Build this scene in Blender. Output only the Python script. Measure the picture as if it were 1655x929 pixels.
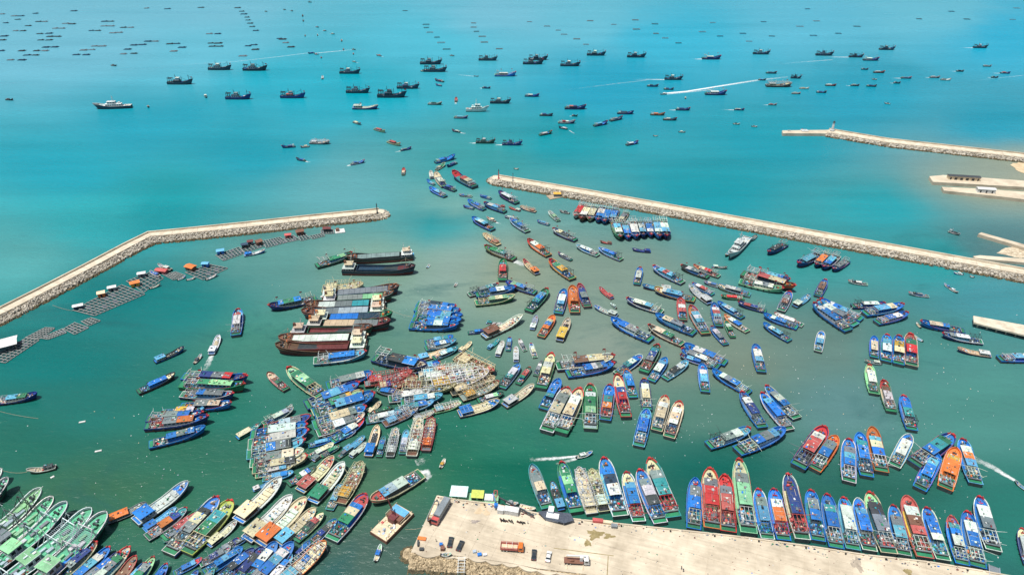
import bpy, math, random
from mathutils import Vector, Matrix, noise as mnoise

R = math.radians
scene = bpy.context.scene
for _o in list(bpy.data.objects):
    bpy.data.objects.remove(_o)

# ------------------------------------------------------------------ camera, sky, sun, exposure
IMG_W, IMG_H = 1655.0, 929.0
FOCAL_PX, PITCH, CAM_H = 1118.0, R(32.0), 215.0
cam_data = bpy.data.cameras.new('camera')
cam = bpy.data.objects.new('camera', cam_data)
scene.collection.objects.link(cam)
cam.location = (0, 0, CAM_H)
cam.rotation_euler = (math.pi / 2 - PITCH, 0, 0)
cam_data.sensor_width = 36.0
cam_data.lens = 36.0 * FOCAL_PX / IMG_W
cam_data.clip_start = 1.0
cam_data.clip_end = 30000.0
scene.camera = cam

SUN_EL, SUN_AZ = R(74), R(240)          # azimuth from +Y, clockwise seen from above
world = bpy.data.worlds.new('World')
scene.world = world
world.use_nodes = True
wn = world.node_tree.nodes
bg = wn['Background']
sky = wn.new('ShaderNodeTexSky')
sky.sky_type = 'NISHITA'
sky.sun_disc = False
sky.sun_elevation = SUN_EL
sky.sun_rotation = SUN_AZ
sky.air_density = 1.0
sky.dust_density = 3.0
sky.ozone_density = 1.0
world.node_tree.links.new(sky.outputs[0], bg.inputs[0])
bg.inputs[1].default_value = 0.085

sun_data = bpy.data.lights.new('sun', 'SUN')
sun_data.energy = 4.6
sun_data.angle = R(0.53)
sun_data.color = (1.0, 0.965, 0.9)
sun = bpy.data.objects.new('sun', sun_data)
scene.collection.objects.link(sun)
sdir = Vector((math.sin(SUN_AZ) * math.cos(SUN_EL), math.cos(SUN_AZ) * math.cos(SUN_EL), math.sin(SUN_EL)))
sun.rotation_euler = sdir.to_track_quat('Z', 'Y').to_euler()

scene.view_settings.view_transform = 'Standard'
scene.view_settings.look = 'None'
scene.view_settings.gamma = 1.0
scene.view_settings.use_curve_mapping = False
scene.view_settings.exposure = 0.15
scene.render.engine = 'CYCLES'
scene.cycles.max_bounces = 5
scene.cycles.transparent_max_bounces = 8

# ------------------------------------------------------------------ helpers
def at(px, py, z=0.0):
    """the point of the horizontal plane at height z that the pixel of the photograph shows"""
    x = (px - IMG_W / 2) / FOCAL_PX
    y = (py - IMG_H / 2) / FOCAL_PX
    dx, dy, dz = x, math.cos(PITCH) - y * math.sin(PITCH), -math.sin(PITCH) - y * math.cos(PITCH)
    t = (z - CAM_H) / dz
    return Vector((dx * t, dy * t, z))

COL = bpy.data.collections.new('harbour')          # linked to the scene at the end: faster

def srgb(r, g, b):
    f = lambda c: (c / 255.0 / 12.92) if c <= 10 else ((c / 255.0 + 0.055) / 1.055) ** 2.4
    return (f(r), f(g), f(b), 1.0)

PAL = {
    'B': srgb(0, 116, 206), 'N': srgb(12, 54, 134), 'A': srgb(92, 186, 146), 'L': srgb(96, 172, 212), 'W': srgb(216, 219, 218),
    'G': srgb(28, 126, 88), 'M': srgb(150, 208, 160), 'T': srgb(38, 140, 150), 'R': srgb(200, 40, 46),
    'P': srgb(192, 86, 84), 'O': srgb(222, 120, 52), 'Y': srgb(226, 172, 62), 'C': srgb(222, 204, 172),
    'E': srgb(122, 132, 138), 'K': srgb(50, 58, 64), 'U': srgb(122, 80, 62), 'V': srgb(196, 208, 96),
    'S': srgb(176, 190, 206), 'D': srgb(24, 62, 92), 'Z': srgb(30, 84, 70), 'X': srgb(104, 40, 44),
}
WORD = {'A': 'sea green', 'B': 'blue', 'N': 'navy', 'L': 'light blue', 'W': 'white', 'G': 'green', 'M': 'pale green', 'T': 'teal',
        'R': 'red', 'P': 'brick red', 'O': 'orange', 'Y': 'yellow', 'C': 'cream', 'E': 'grey', 'K': 'dark grey',
        'U': 'brown', 'V': 'lime yellow', 'S': 'silver', 'D': 'dark blue', 'Z': 'dark green', 'X': 'maroon'}

JITTER = [None, {}]
class MB:
    """collects faces; build() links them as one mesh object"""
    def __init__(self):
        self.v = []; self.f = []; self.m = []; self.c = []
    def face(self, pts, mat=0, col=None):
        i = len(self.v)
        self.v.extend([tuple(p) for p in pts])
        self.f.append(tuple(range(i, i + len(pts)))); self.m.append(mat); self.c.append(col)
    def grid(self, rows, mat=0, col=None, flip=False, closed=False):
        i0 = len(self.v); n = len(rows[0])
        for r in rows: self.v.extend([tuple(p) for p in r])
        for a in range(len(rows) - 1):
            for b in range(n if closed else n - 1):
                b2 = (b + 1) % n
                q = (i0 + a * n + b, i0 + a * n + b2, i0 + (a + 1) * n + b2, i0 + (a + 1) * n + b)
                self.f.append(q[::-1] if flip else q); self.m.append(mat); self.c.append(col)
    def box(self, c, s, rz=0.0, mat=0, col=None, top=1.0, ry=0.0):
        hx, hy, hz = s[0] / 2, s[1] / 2, s[2] / 2
        ca, sa = math.cos(rz), math.sin(rz)
        cb, sb = math.cos(ry), math.sin(ry)
        P = []
        for (x, y, z) in ((-1, -1, -1), (1, -1, -1), (1, 1, -1), (-1, 1, -1), (-1, -1, 1), (1, -1, 1), (1, 1, 1), (-1, 1, 1)):
            k = top if z > 0 else 1.0
            x, y, z = x * hx * k, y * hy * k, z * hz
            if ry: x, z = x * cb + z * sb, -x * sb + z * cb
            P.append((c[0] + x * ca - y * sa, c[1] + x * sa + y * ca, c[2] + z))
        i = len(self.v); self.v.extend(P)
        for q in ((3, 2, 1, 0), (4, 5, 6, 7), (0, 1, 5, 4), (1, 2, 6, 5), (2, 3, 7, 6), (3, 0, 4, 7)):
            self.f.append(tuple(i + k for k in q)); self.m.append(mat); self.c.append(col)
    def bar(self, a, b, w, mat=0, col=None, n=4, w2=None):
        a, b = Vector(a), Vector(b); d = b - a
        if d.length < 1e-6: return
        d.normalize()
        u = d.cross(Vector((0, 0, 1)))
        if u.length < 1e-3: u = Vector((1, 0, 0))
        u.normalize(); v = d.cross(u)
        w2 = w if w2 is None else w2
        r1 = []; r2 = []
        for k in range(n):
            t = 2 * math.pi * (k + .5) / n
            o = u * math.cos(t) + v * math.sin(t)
            r1.append(tuple(a + o * w * .5)); r2.append(tuple(b + o * w2 * .5))
        self.grid([r1, r2], mat, col, closed=True, flip=True)
        self.face(r1, mat, col); self.face(r2[::-1], mat, col)
    def lump(self, c, s, rng, mat=0, col=None):
        rows = []
        for (zz, rr) in ((0, 1.0), (.45, .92), (.8, .6)):
            rows.append([(c[0] + math.cos(k * 1.0472) * s[0] * .5 * rr * rng.uniform(.75, 1.15),
                          c[1] + math.sin(k * 1.0472) * s[1] * .5 * rr * rng.uniform(.75, 1.15),
                          c[2] + s[2] * zz * rng.uniform(.85, 1.15)) for k in range(6)])
        self.grid(rows, mat, col, closed=True)
        self.face(rows[-1], mat, col)
    def build(self, name, mats, parent=None, color=None, smooth=False):
        me = bpy.data.meshes.new(name)
        me.from_pydata(self.v, [], self.f)
        ml = mats if isinstance(mats, (list, tuple)) else [mats]
        for m in ml: me.materials.append(m)
        if len(ml) > 1: me.polygons.foreach_set('material_index', self.m)
        if any(c is not None for c in self.c):
            at_ = me.color_attributes.new('tint', 'FLOAT_COLOR', 'CORNER')
            arr = []
            for f, c in zip(self.f, self.c):
                arr.extend(list(c if c is not None else (.5, .5, .5, 1)) * len(f))
            at_.data.foreach_set('color', arr)
        if smooth: me.polygons.foreach_set('use_smooth', [True] * len(self.f))
        me.update()
        o = bpy.data.objects.new(name, me)
        COL.objects.link(o)
        if parent is not None: o.parent = parent
        if color is not None:
            c = PAL[color] if isinstance(color, str) else color
            if JITTER[0] is not None:                       # every boat was painted from its own tins
                rg, seen = JITTER
                if color not in seen:
                    v = rg.uniform(.62, 1.02); seen[color] = (v * rg.uniform(.86, 1.04), v * rg.uniform(.92, 1.12), v * rg.uniform(.9, 1.04))
                q = seen[color]; c = (min(.86, c[0] * q[0]), min(.86, c[1] * q[1]), min(.86, c[2] * q[2]), 1)
            o.color = c
        return o

def empty(name, loc, rz=0.0):
    o = bpy.data.objects.new(name, None)
    COL.objects.link(o)
    o.location = loc; o.rotation_euler = (0, 0, rz)
    o.empty_display_size = 1.0
    return o

def tag(o, label=None, cat=None, group=None, kind=None):
    if label: o['label'] = label
    if cat: o['category'] = cat
    if group: o['group'] = group
    if kind: o['kind'] = kind
    return o

# ------------------------------------------------------------------ materials
def new_mat(name):
    m = bpy.data.materials.new(name); m.use_nodes = True
    nt = m.node_tree
    return m, nt, nt.nodes, nt.links, nt.nodes['Principled BSDF']

def N(nt, t, **kw):
    n = nt.nodes.new(t)
    for k, v in kw.items(): setattr(n, k, v)
    return n

def paint_material(name, source, rough=0.5, dirt=0.24, scale=0.9, bump=0.0):
    """weathered paint: the colour comes from the object (or from the piece), the wear from noise"""
    m, nt, ns, ln, bs = new_mat(name)
    if source == 'object':
        src = N(nt, 'ShaderNodeObjectInfo').outputs['Color']
    elif source == 'tint':
        src = N(nt, 'ShaderNodeAttribute', attribute_name='tint').outputs['Color']
    else:
        rgb = N(nt, 'ShaderNodeRGB'); rgb.outputs[0].default_value = source; src = rgb.outputs[0]
    geo = N(nt, 'ShaderNodeNewGeometry')
    nz = N(nt, 'ShaderNodeTexNoise'); nz.inputs['Scale'].default_value = scale
    nz.inputs['Detail'].default_value = 5.0; nz.inputs['Roughness'].default_value = 0.65
    ln.new(geo.outputs['Position'], nz.inputs['Vector'])
    mr = N(nt, 'ShaderNodeMapRange')
    mr.inputs['From Min'].default_value = 0.35; mr.inputs['From Max'].default_value = 0.75
    mr.inputs['To Min'].default_value = 0.0; mr.inputs['To Max'].default_value = dirt
    ln.new(nz.outputs['Fac'], mr.inputs['Value'])
    mx = N(nt, 'ShaderNodeMix', data_type='RGBA', blend_type='MIX')
    ln.new(mr.outputs[0], mx.inputs['Factor'])
    ln.new(src, mx.inputs['A'])
    mx.inputs['B'].default_value = (0.15, 0.15, 0.14, 1)
    nz2 = N(nt, 'ShaderNodeTexNoise'); nz2.inputs['Scale'].default_value = scale * 0.23
    nz2.inputs['Detail'].default_value = 2.0
    ln.new(geo.outputs['Position'], nz2.inputs['Vector'])
    mr2 = N(nt, 'ShaderNodeMapRange')
    mr2.inputs['From Min'].default_value = 0.3; mr2.inputs['From Max'].default_value = 0.7
    mr2.inputs['To Min'].default_value = 0.8; mr2.inputs['To Max'].default_value = 1.12
    ln.new(nz2.outputs['Fac'], mr2.inputs['Value'])
    nz3 = N(nt, 'ShaderNodeTexNoise'); nz3.inputs['Scale'].default_value = scale * 2.6; nz3.inputs['Detail'].default_value = 3.0
    ln.new(geo.outputs['Position'], nz3.inputs['Vector'])
    mr3 = N(nt, 'ShaderNodeMapRange')
    mr3.inputs['From Min'].default_value = 0.3; mr3.inputs['From Max'].default_value = 0.7
    mr3.inputs['To Min'].default_value = 0.78; mr3.inputs['To Max'].default_value = 1.15
    ln.new(nz3.outputs['Fac'], mr3.inputs['Value'])
    mu = N(nt, 'ShaderNodeMath', operation='MULTIPLY'); ln.new(mr2.outputs[0], mu.inputs[0]); ln.new(mr3.outputs[0], mu.inputs[1])
    hs = N(nt, 'ShaderNodeHueSaturation')
    ln.new(mu.outputs[0], hs.inputs['Value'])
    ln.new(mx.outputs['Result'], hs.inputs['Color'])
    ln.new(hs.outputs[0], bs.inputs['Base Color'])
    bs.inputs['Roughness'].default_value = rough
    if bump:
        bp = N(nt, 'ShaderNodeBump'); bp.inputs['Strength'].default_value = bump; bp.inputs['Distance'].default_value = .35
        ln.new(nz.outputs['Fac'], bp.inputs['Height']); ln.new(bp.outputs[0], bs.inputs['Normal'])
    return m

M_PAINT = paint_material('weathered_paint', 'object')
M_TARP = paint_material('faded_tarpaulin', 'object', 0.75, 0.26, 1.1, 0.55)
M_TINT = paint_material('deck_gear', 'tint', 0.7, 0.2, 1.5)
M_WOOD = paint_material('bleached_wood', srgb(178, 160, 134), 0.8, 0.5, 1.2)
M_RED_BOTTOM = paint_material('antifouling_red', srgb(120, 44, 38), 0.6, 0.45)
M_DARK_BOTTOM = paint_material('antifouling_dark', srgb(40, 38, 44), 0.6, 0.35)
M_STEEL = paint_material('white_steel', srgb(214, 216, 212), 0.5, 0.4, 1.5)
M_RUBBER = paint_material('rubber', srgb(34, 34, 36), 0.85, 0.2)

def glass_material():
    m, nt, ns, ln, bs = new_mat('dark_glass')
    bs.inputs['Base Color'].default_value = (0.02, 0.03, 0.04, 1)
    bs.inputs['Roughness'].default_value = 0.12
    return m
M_GLASS = glass_material()

def concrete_material():
    m, nt, ns, ln, bs = new_mat('bleached_concrete')
    geo = N(nt, 'ShaderNodeNewGeometry')
    oi = N(nt, 'ShaderNodeObjectInfo')
    base = N(nt, 'ShaderNodeValToRGB')
    e = base.color_ramp.elements
    e[0].position = 0.3; e[0].color = srgb(158, 146, 126)
    e[1].position = 0.7; e[1].color = srgb(208, 196, 174)
    nz = N(nt, 'ShaderNodeTexNoise'); nz.inputs['Scale'].default_value = 0.09
    nz.inputs['Detail'].default_value = 9; nz.inputs['Roughness'].default_value = 0.66
    ln.new(geo.outputs['Position'], nz.inputs['Vector'])
    add = N(nt, 'ShaderNodeMath', operation='MULTIPLY_ADD')
    ln.new(oi.outputs['Random'], add.inputs[0]); add.inputs[1].default_value = 0.06
    ln.new(nz.outputs['Fac'], add.inputs[2])
    ln.new(add.outputs[0], base.inputs['Fac'])
    # oil drips and damp patches
    nz2 = N(nt, 'ShaderNodeTexNoise'); nz2.inputs['Scale'].default_value = 0.22
    nz2.inputs['Detail'].default_value = 6; nz2.inputs['Roughness'].default_value = 0.7
    ln.new(geo.outputs['Position'], nz2.inputs['Vector'])
    mr = N(nt, 'ShaderNodeMapRange')
    mr.inputs['From Min'].default_value = 0.62; mr.inputs['From Max'].default_value = 0.74
    mr.inputs['To Max'].default_value = 0.5
    ln.new(nz2.outputs['Fac'], mr.inputs['Value'])
    mx = N(nt, 'ShaderNodeMix', data_type='RGBA')
    ln.new(mr.outputs[0], mx.inputs['Factor']); ln.new(base.outputs[0], mx.inputs['A'])
    mx.inputs['B'].default_value = srgb(128, 114, 92)
    mps = N(nt, 'ShaderNodeMapping'); mps.vector_type = 'TEXTURE'; mps.inputs['Rotation'].default_value = (0, 0, R(-16)); mps.inputs['Scale'].default_value = (14, .9, 1)
    ln.new(geo.outputs['Position'], mps.inputs['Vector'])
    nzs = N(nt, 'ShaderNodeTexNoise'); nzs.inputs['Scale'].default_value = .8; nzs.inputs['Detail'].default_value = 5
    ln.new(mps.outputs[0], nzs.inputs['Vector'])
    mrs = N(nt, 'ShaderNodeMapRange'); mrs.inputs['From Min'].default_value = .3; mrs.inputs['From Max'].default_value = .7
    mrs.inputs['To Min'].default_value = .87; mrs.inputs['To Max'].default_value = 1.06
    ln.new(nzs.outputs['Fac'], mrs.inputs['Value'])
    hsv = N(nt, 'ShaderNodeHueSaturation'); ln.new(mrs.outputs[0], hsv.inputs['Value']); ln.new(mx.outputs['Result'], hsv.inputs['Color'])
    ln.new(hsv.outputs[0], bs.inputs['Base Color'])
    bs.inputs['Roughness'].default_value = 0.85
    bp = N(nt, 'ShaderNodeBump'); bp.inputs['Strength'].default_value = 0.2; bp.inputs['Distance'].default_value = 0.05
    ln.new(nz2.outputs['Fac'], bp.inputs['Height']); ln.new(bp.outputs[0], bs.inputs['Normal'])
    return m
M_CONC = concrete_material()

def plain_material(name, c1, c2, scale, rough=0.9, detail=6):
    m, nt, ns, ln, bs = new_mat(name)
    geo = N(nt, 'ShaderNodeNewGeometry')
    nz = N(nt, 'ShaderNodeTexNoise'); nz.inputs['Scale'].default_value = scale
    nz.inputs['Detail'].default_value = detail; nz.inputs['Roughness'].default_value = 0.65
    ln.new(geo.outputs['Position'], nz.inputs['Vector'])
    rp = N(nt, 'ShaderNodeValToRGB'); e = rp.color_ramp.elements
    e[0].position = 0.35; e[0].color = c1; e[1].position = 0.65; e[1].color = c2
    ln.new(nz.outputs['Fac'], rp.inputs['Fac'])
    ln.new(rp.outputs[0], bs.inputs['Base Color'])
    bs.inputs['Roughness'].default_value = rough
    return m
M_ROAD = plain_material('pale_road_concrete', srgb(176, 166, 146), srgb(210, 200, 180), 0.25)
M_ROCK = plain_material('rubble_stone', srgb(122, 116, 106), srgb(206, 198, 182), 0.6)
M_ROCKWET = plain_material('weedy_wet_stone', srgb(58, 54, 40), srgb(112, 100, 72), 0.6)
M_CORE = plain_material('rubble_core', srgb(92, 84, 72), srgb(140, 128, 108), 0.8)
M_SAND = plain_material('wet_sand', srgb(168, 146, 112), srgb(206, 188, 156), 0.08)
M_STAIN = plain_material('olive_puddle_stain', srgb(120, 108, 70), srgb(150, 136, 98), 0.6)
M_NET = plain_material('dark_mesh_roof', srgb(52, 60, 74), srgb(78, 86, 98), 1.4, 0.8)

# ------------------------------------------------------------------ water
def water_material():
    m, nt, ns, ln, bs = new_mat('sea_water')
    geo = N(nt, 'ShaderNodeNewGeometry')
    cur = N(nt, 'ShaderNodeAttribute', attribute_name='turbidity_and_sheen').outputs['Color']
    # drifting weed and silt streaks
    st = N(nt, 'ShaderNodeTexNoise'); st.inputs['Scale'].default_value = 0.02
    st.inputs['Detail'].default_value = 7; st.inputs['Roughness'].default_value = 0.62; st.inputs['Distortion'].default_value = 0.8
    mp = N(nt, 'ShaderNodeMapping'); mp.inputs['Scale'].default_value = (0.55, 1.0, 1.0)
    ln.new(geo.outputs['Position'], mp.inputs['Vector']); ln.new(mp.outputs[0], st.inputs['Vector'])
    mr = N(nt, 'ShaderNodeMapRange')
    mr.inputs['From Min'].default_value = 0.56; mr.inputs['From Max'].default_value = 0.72; mr.inputs['To Max'].default_value = 0.6
    ln.new(st.outputs['Fac'], mr.inputs['Value'])
    spy = N(nt, 'ShaderNodeSeparateXYZ'); ln.new(geo.outputs['Position'], spy.inputs[0])
    msk = N(nt, 'ShaderNodeMapRange', interpolation_type='SMOOTHSTEP')          # the weed drifts inside the harbour only
    msk.inputs['From Min'].default_value = 330; msk.inputs['From Max'].default_value = 480; msk.inputs['To Min'].default_value = 1; msk.inputs['To Max'].default_value = 0
    ln.new(spy.outputs['Y'], msk.inputs['Value'])
    mwm = N(nt, 'ShaderNodeMath', operation='MULTIPLY'); ln.new(mr.outputs[0], mwm.inputs[0]); ln.new(msk.outputs[0], mwm.inputs[1])
    mx = N(nt, 'ShaderNodeMix', data_type='RGBA')
    ln.new(mwm.outputs[0], mx.inputs['Factor']); ln.new(cur, mx.inputs['A']); mx.inputs['B'].default_value = WATER_WEED
    cur = mx.outputs['Result']
    # long wind lanes
    mp2 = N(nt, 'ShaderNodeMapping'); mp2.inputs['Scale'].default_value = (0.0035, 0.02, 1.0); mp2.inputs['Rotation'].default_value = (0, 0, R(-4))
    ln.new(geo.outputs['Position'], mp2.inputs['Vector'])
    lane = N(nt, 'ShaderNodeTexNoise'); lane.inputs['Scale'].default_value = 1.0; lane.inputs['Detail'].default_value = 6
    lane.inputs['Roughness'].default_value = 0.6
    ln.new(mp2.outputs[0], lane.inputs['Vector'])
    mr3 = N(nt, 'ShaderNodeMapRange')
    mr3.inputs['From Min'].default_value = 0.3; mr3.inputs['From Max'].default_value = 0.7
    mr3.inputs['To Min'].default_value = 0.84; mr3.inputs['To Max'].default_value = 1.13
    ln.new(lane.outputs['Fac'], mr3.inputs['Value'])
    hs = N(nt, 'ShaderNodeHueSaturation')
    ln.new(cur, hs.inputs['Color']); ln.new(mr3.outputs[0], hs.inputs['Value'])
    ln.new(hs.outputs[0], bs.inputs['Base Color'])
    mr4 = N(nt, 'ShaderNodeMapRange')
    mr4.inputs['From Min'].default_value = 0.35; mr4.inputs['From Max'].default_value = 0.65
    mr4.inputs['To Min'].default_value = 0.30; mr4.inputs['To Max'].default_value = 0.12
    ln.new(lane.outputs['Fac'], mr4.inputs['Value']); ln.new(mr4.outputs[0], bs.inputs['Roughness'])
    bs.inputs['IOR'].default_value = 1.33
    # ripples and chop
    mp5 = N(nt, 'ShaderNodeMapping'); mp5.inputs['Scale'].default_value = (0.16, 0.34, 0.3); mp5.inputs['Rotation'].default_value = (0, 0, R(12))
    ln.new(geo.outputs['Position'], mp5.inputs['Vector'])
    w1 = N(nt, 'ShaderNodeTexNoise'); w1.inputs['Scale'].default_value = 1.0; w1.inputs['Detail'].default_value = 6; w1.inputs['Roughness'].default_value = 0.6
    ln.new(mp5.outputs[0], w1.inputs['Vector'])
    bp = N(nt, 'ShaderNodeBump'); bp.inputs['Strength'].default_value = 0.8; bp.inputs['Distance'].default_value = 0.9
    ln.new(w1.outputs['Fac'], bp.inputs['Height']); ln.new(bp.outputs[0], bs.inputs['Normal'])
    return m

WATER_WEED = srgb(20, 74, 76)
M_WATER = water_material()
WATER_AT = {  # base colours by place; the far ones carry painted sky reflection and haze
    (1618, 271): (0.19, 0.24, 0.19), (1650, 282): (0.22, 0.24, 0.18), (1596, 399): (0.045, 0.14, 0.15), (1608, 406): (0.08, 0.15, 0.15),
    (290,498): (0.0037, 0.1296, 0.1266),
    (160,60): (0.1000, 0.3500, 0.4500),
    (50,415): (0.0578, 0.2602, 0.2628),
    (550,305): (0.0704, 0.2442, 0.2642),
    (1360,640): (0.0738, 0.1697, 0.1684),
    (830,715): (0.0184, 0.1336, 0.0894),
    (160,795): (0.0270, 0.0966, 0.0519),
    (1430,335): (0.0063, 0.2193, 0.2530),
    (990,555): (0.1476, 0.1917, 0.1573),
    (590,782): (0.0443, 0.1111, 0.0660),
    (725,335): (0.1169, 0.2581, 0.2315),
    (705,352): (0.0005, 0.1875, 0.2094),
    (1590,485): (0.0399, 0.2059, 0.2372),
    (990,130): (0.0005, 0.2476, 0.3623),
    (640,908): (0.0427, 0.0866, 0.0698),
    (90,270): (0.0005, 0.2481, 0.3187),
    (1150,300): (0.0005, 0.1944, 0.2353),
    (110,670): (0.0089, 0.1087, 0.0923),
    (1560,655): (0.0483, 0.1761, 0.1525),
    (710,430): (0.1541, 0.2325, 0.2000),
    (1300,35): (0.0573, 0.3338, 0.4500),
    (1150,735): (0.0035, 0.0834, 0.0657),
    (830,765): (0.0005, 0.0841, 0.0537),
    (1620,830): (0.0151, 0.1243, 0.1016),
    (450,430): (0.0628, 0.1905, 0.1735),
    (620,425): (0.1218, 0.2129, 0.1679),
    (850,445): (0.1694, 0.2156, 0.1607),
    (1180,575): (0.1093, 0.1529, 0.1192),
    (1150,640): (0.0568, 0.1398, 0.1118),
    (720,760): (0.0098, 0.0980, 0.0563),
    (420,565): (0.0353, 0.1582, 0.1202),
    (100,590): (0.0005, 0.1238, 0.1160),
    (215,480): (0.0005, 0.1090, 0.1096),
    (1260,420): (0.0272, 0.1964, 0.1927),
    (1510,420): (0.0085, 0.2179, 0.2307),
    (400,250): (0.0005, 0.2150, 0.2786),
    (700,60): (0.0387, 0.3443, 0.4500),
    (950,40): (0.0776, 0.3500, 0.4500),
    (1620,60): (0.0005, 0.2996, 0.4493),
    (20,20): (0.1000, 0.3500, 0.4500),
    (330,15): (0.1000, 0.3500, 0.4500),
    (560,140): (0.0005, 0.2536, 0.3312),
    (1250,220): (0.0005, 0.2104, 0.2704),
    (1620,200): (0.0005, 0.2192, 0.3080),
    (770,270): (0.0233, 0.2160, 0.2272),
    (250,330): (0.0005, 0.2065, 0.2325),
    (150,350): (0.0137, 0.2567, 0.2822),
    (30,60): (0.1000, 0.3500, 0.4500),
    (330,80): (0.0746, 0.3500, 0.4500),
    (800,20): (0.1000, 0.3500, 0.4500),
    (1100,60): (0.0101, 0.3125, 0.4449),
    (1500,25): (0.0757, 0.3500, 0.4500),
    (300,740): (0.0190, 0.1050, 0.0661),
    (700,690): (0.0108, 0.1078, 0.0721),
    (60,720): (0.0097, 0.0975, 0.0699),
    (1400,150): (0.0005, 0.2184, 0.3086),
    (450,130): (0.0028, 0.2784, 0.3676),
    (250,200): (0.0005, 0.2318, 0.3096),
    (900,230): (0.0005, 0.2012, 0.2426),
    (1380,800): (0.0139, 0.0911, 0.0683),
    (640,640): (0.0316, 0.1013, 0.0716),
    (1000,450): (0.1343, 0.1966, 0.1608),
    (680,560): (0.0795, 0.1758, 0.1360),
    (1480,560): (0.0411, 0.1537, 0.1388),
    (1340,560): (0.0767, 0.1398, 0.1221),
    (330,640): (0.0114, 0.1112, 0.0819),
}
def pixel_of(x, y):
    dz = -CAM_H; cy, sy = math.cos(PITCH), math.sin(PITCH)
    depth = y * cy - dz * sy
    if depth < 1: return (IMG_W / 2, 3000)
    return (IMG_W / 2 + FOCAL_PX * x / depth, IMG_H / 2 - FOCAL_PX * (y * sy + dz * cy) / depth)
def water_colour(x, y):
    """turbidity of the water at a place, blended from the samples; sky reflection is painted into the far ones"""
    w1 = mnoise.noise_vector(Vector((x * .012, y * .008, 3.1))); w2 = mnoise.noise_vector(Vector((x * .04, y * .03, 7.7)))
    px, py = pixel_of(x, max(y, 60))
    px = max(-80, min(IMG_W + 80, px)) + 42 * w1.x + 12 * w2.x; py = max(-15, min(960, py)) + (10 + .03 * max(0, py)) * w1.y + (2 + .008 * max(0, py)) * w2.y
    tot = 0; c = [0, 0, 0]
    for (ax, ay), col in WATER_AT.items():
        d = ((px - ax) / 60) ** 2 + ((py - ay) / 28) ** 2
        w = 1 / (d + .25) ** 1.7
        tot += w
        for k in range(3): c[k] += w * col[k]
    return [q / tot for q in c]
def sea_sheet():
    xs = [-6000, -3000, -1600, -1200] + [-1000 + 16 * i for i in range(126)] + [1200, 1600, 3000, 6000]
    ys = [-600, 0] + [60 + 12 * i for i in range(46)] + [620 + 30 * i for i in range(31)] + [1700, 2200, 3000, 5000, 9000]
    me = bpy.data.meshes.new('sea'); nx = len(xs)
    me.from_pydata([(x, y, 0) for y in ys for x in xs], [], [(j * nx + i, j * nx + i + 1, (j + 1) * nx + i + 1, (j + 1) * nx + i) for j in range(len(ys) - 1) for i in range(nx - 1)])
    ca = me.color_attributes.new('turbidity_and_sheen', 'FLOAT_COLOR', 'POINT'); arr = []
    for y in ys:
        for x in xs: arr.extend(water_colour(x, y) + [1])
    ca.data.foreach_set('color', arr)
    me.materials.append(M_WATER); me.update()
    o = bpy.data.objects.new('sea', me); COL.objects.link(o); tag(o, kind='structure')
sea_sheet()
# ------------------------------------------------------------------ boats
M_TRANSOM = paint_material('dark_transom', srgb(46, 62, 66), 0.6, 0.4)
GEAR = [PAL[c] for c in 'BGGTTWWCEEEKKSUKLLDRZO']
GEAR_RED = [PAL[c] for c in 'RPPUWEGUEKCKPX']
GEAR_PALE = [PAL[c] for c in 'CCWWEUCSPWCLG']
GEAR_BLUE = [PAL[c] for c in 'BBNLDTWGEEKSGD']
GEAR_DARK = [PAL[c] for c in 'KDNEKBDZW']
GEARS = {'m': GEAR, 'r': GEAR_RED, 'c': GEAR_PALE, 'b': GEAR_BLUE, 'k': GEAR_DARK}

def smooth(a, b, x):
    t = min(1, max(0, (x - a) / (b - a)))
    return t * t * (3 - 2 * t)

o_lite = [False]
class Hull:
    """shape functions of one hull; t runs 0 at the stern to 1 at the bow"""
    def __init__(s, L, B, k, sheer=1.0, freeboard=1.3, bluff=2.1, rake=1.0, stern=.84):
        s.L, s.B, s.k = L, B, k
        s.fb = freeboard * k; s.rise = 2.3 * k * sheer; s.bluff = bluff; s.rake = rake * 2.2 * k; s.st = stern
    def x(s, t): return (t - .5) * s.L
    def w(s, t):
        a = s.st + (1 - s.st) * smooth(0, .3, t)
        if t > .58: a *= max(.0, 1 - ((t - .58) / .42) ** s.bluff) ** .62
        return max(a * s.B / 2, .045 * s.B)
    def zd(s, t): return s.fb + s.rise * smooth(.45, 1.05, t) ** 1.2 + .25 * s.k * smooth(.25, 0, t)
    def bw(s, t): return (.55 + .45 * smooth(.6, 1, t)) * s.k       # bulwark height

ST = [0, .04, .12, .25, .4, .55, .66, .75, .83, .895, .945, .978, 1.0]

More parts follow.
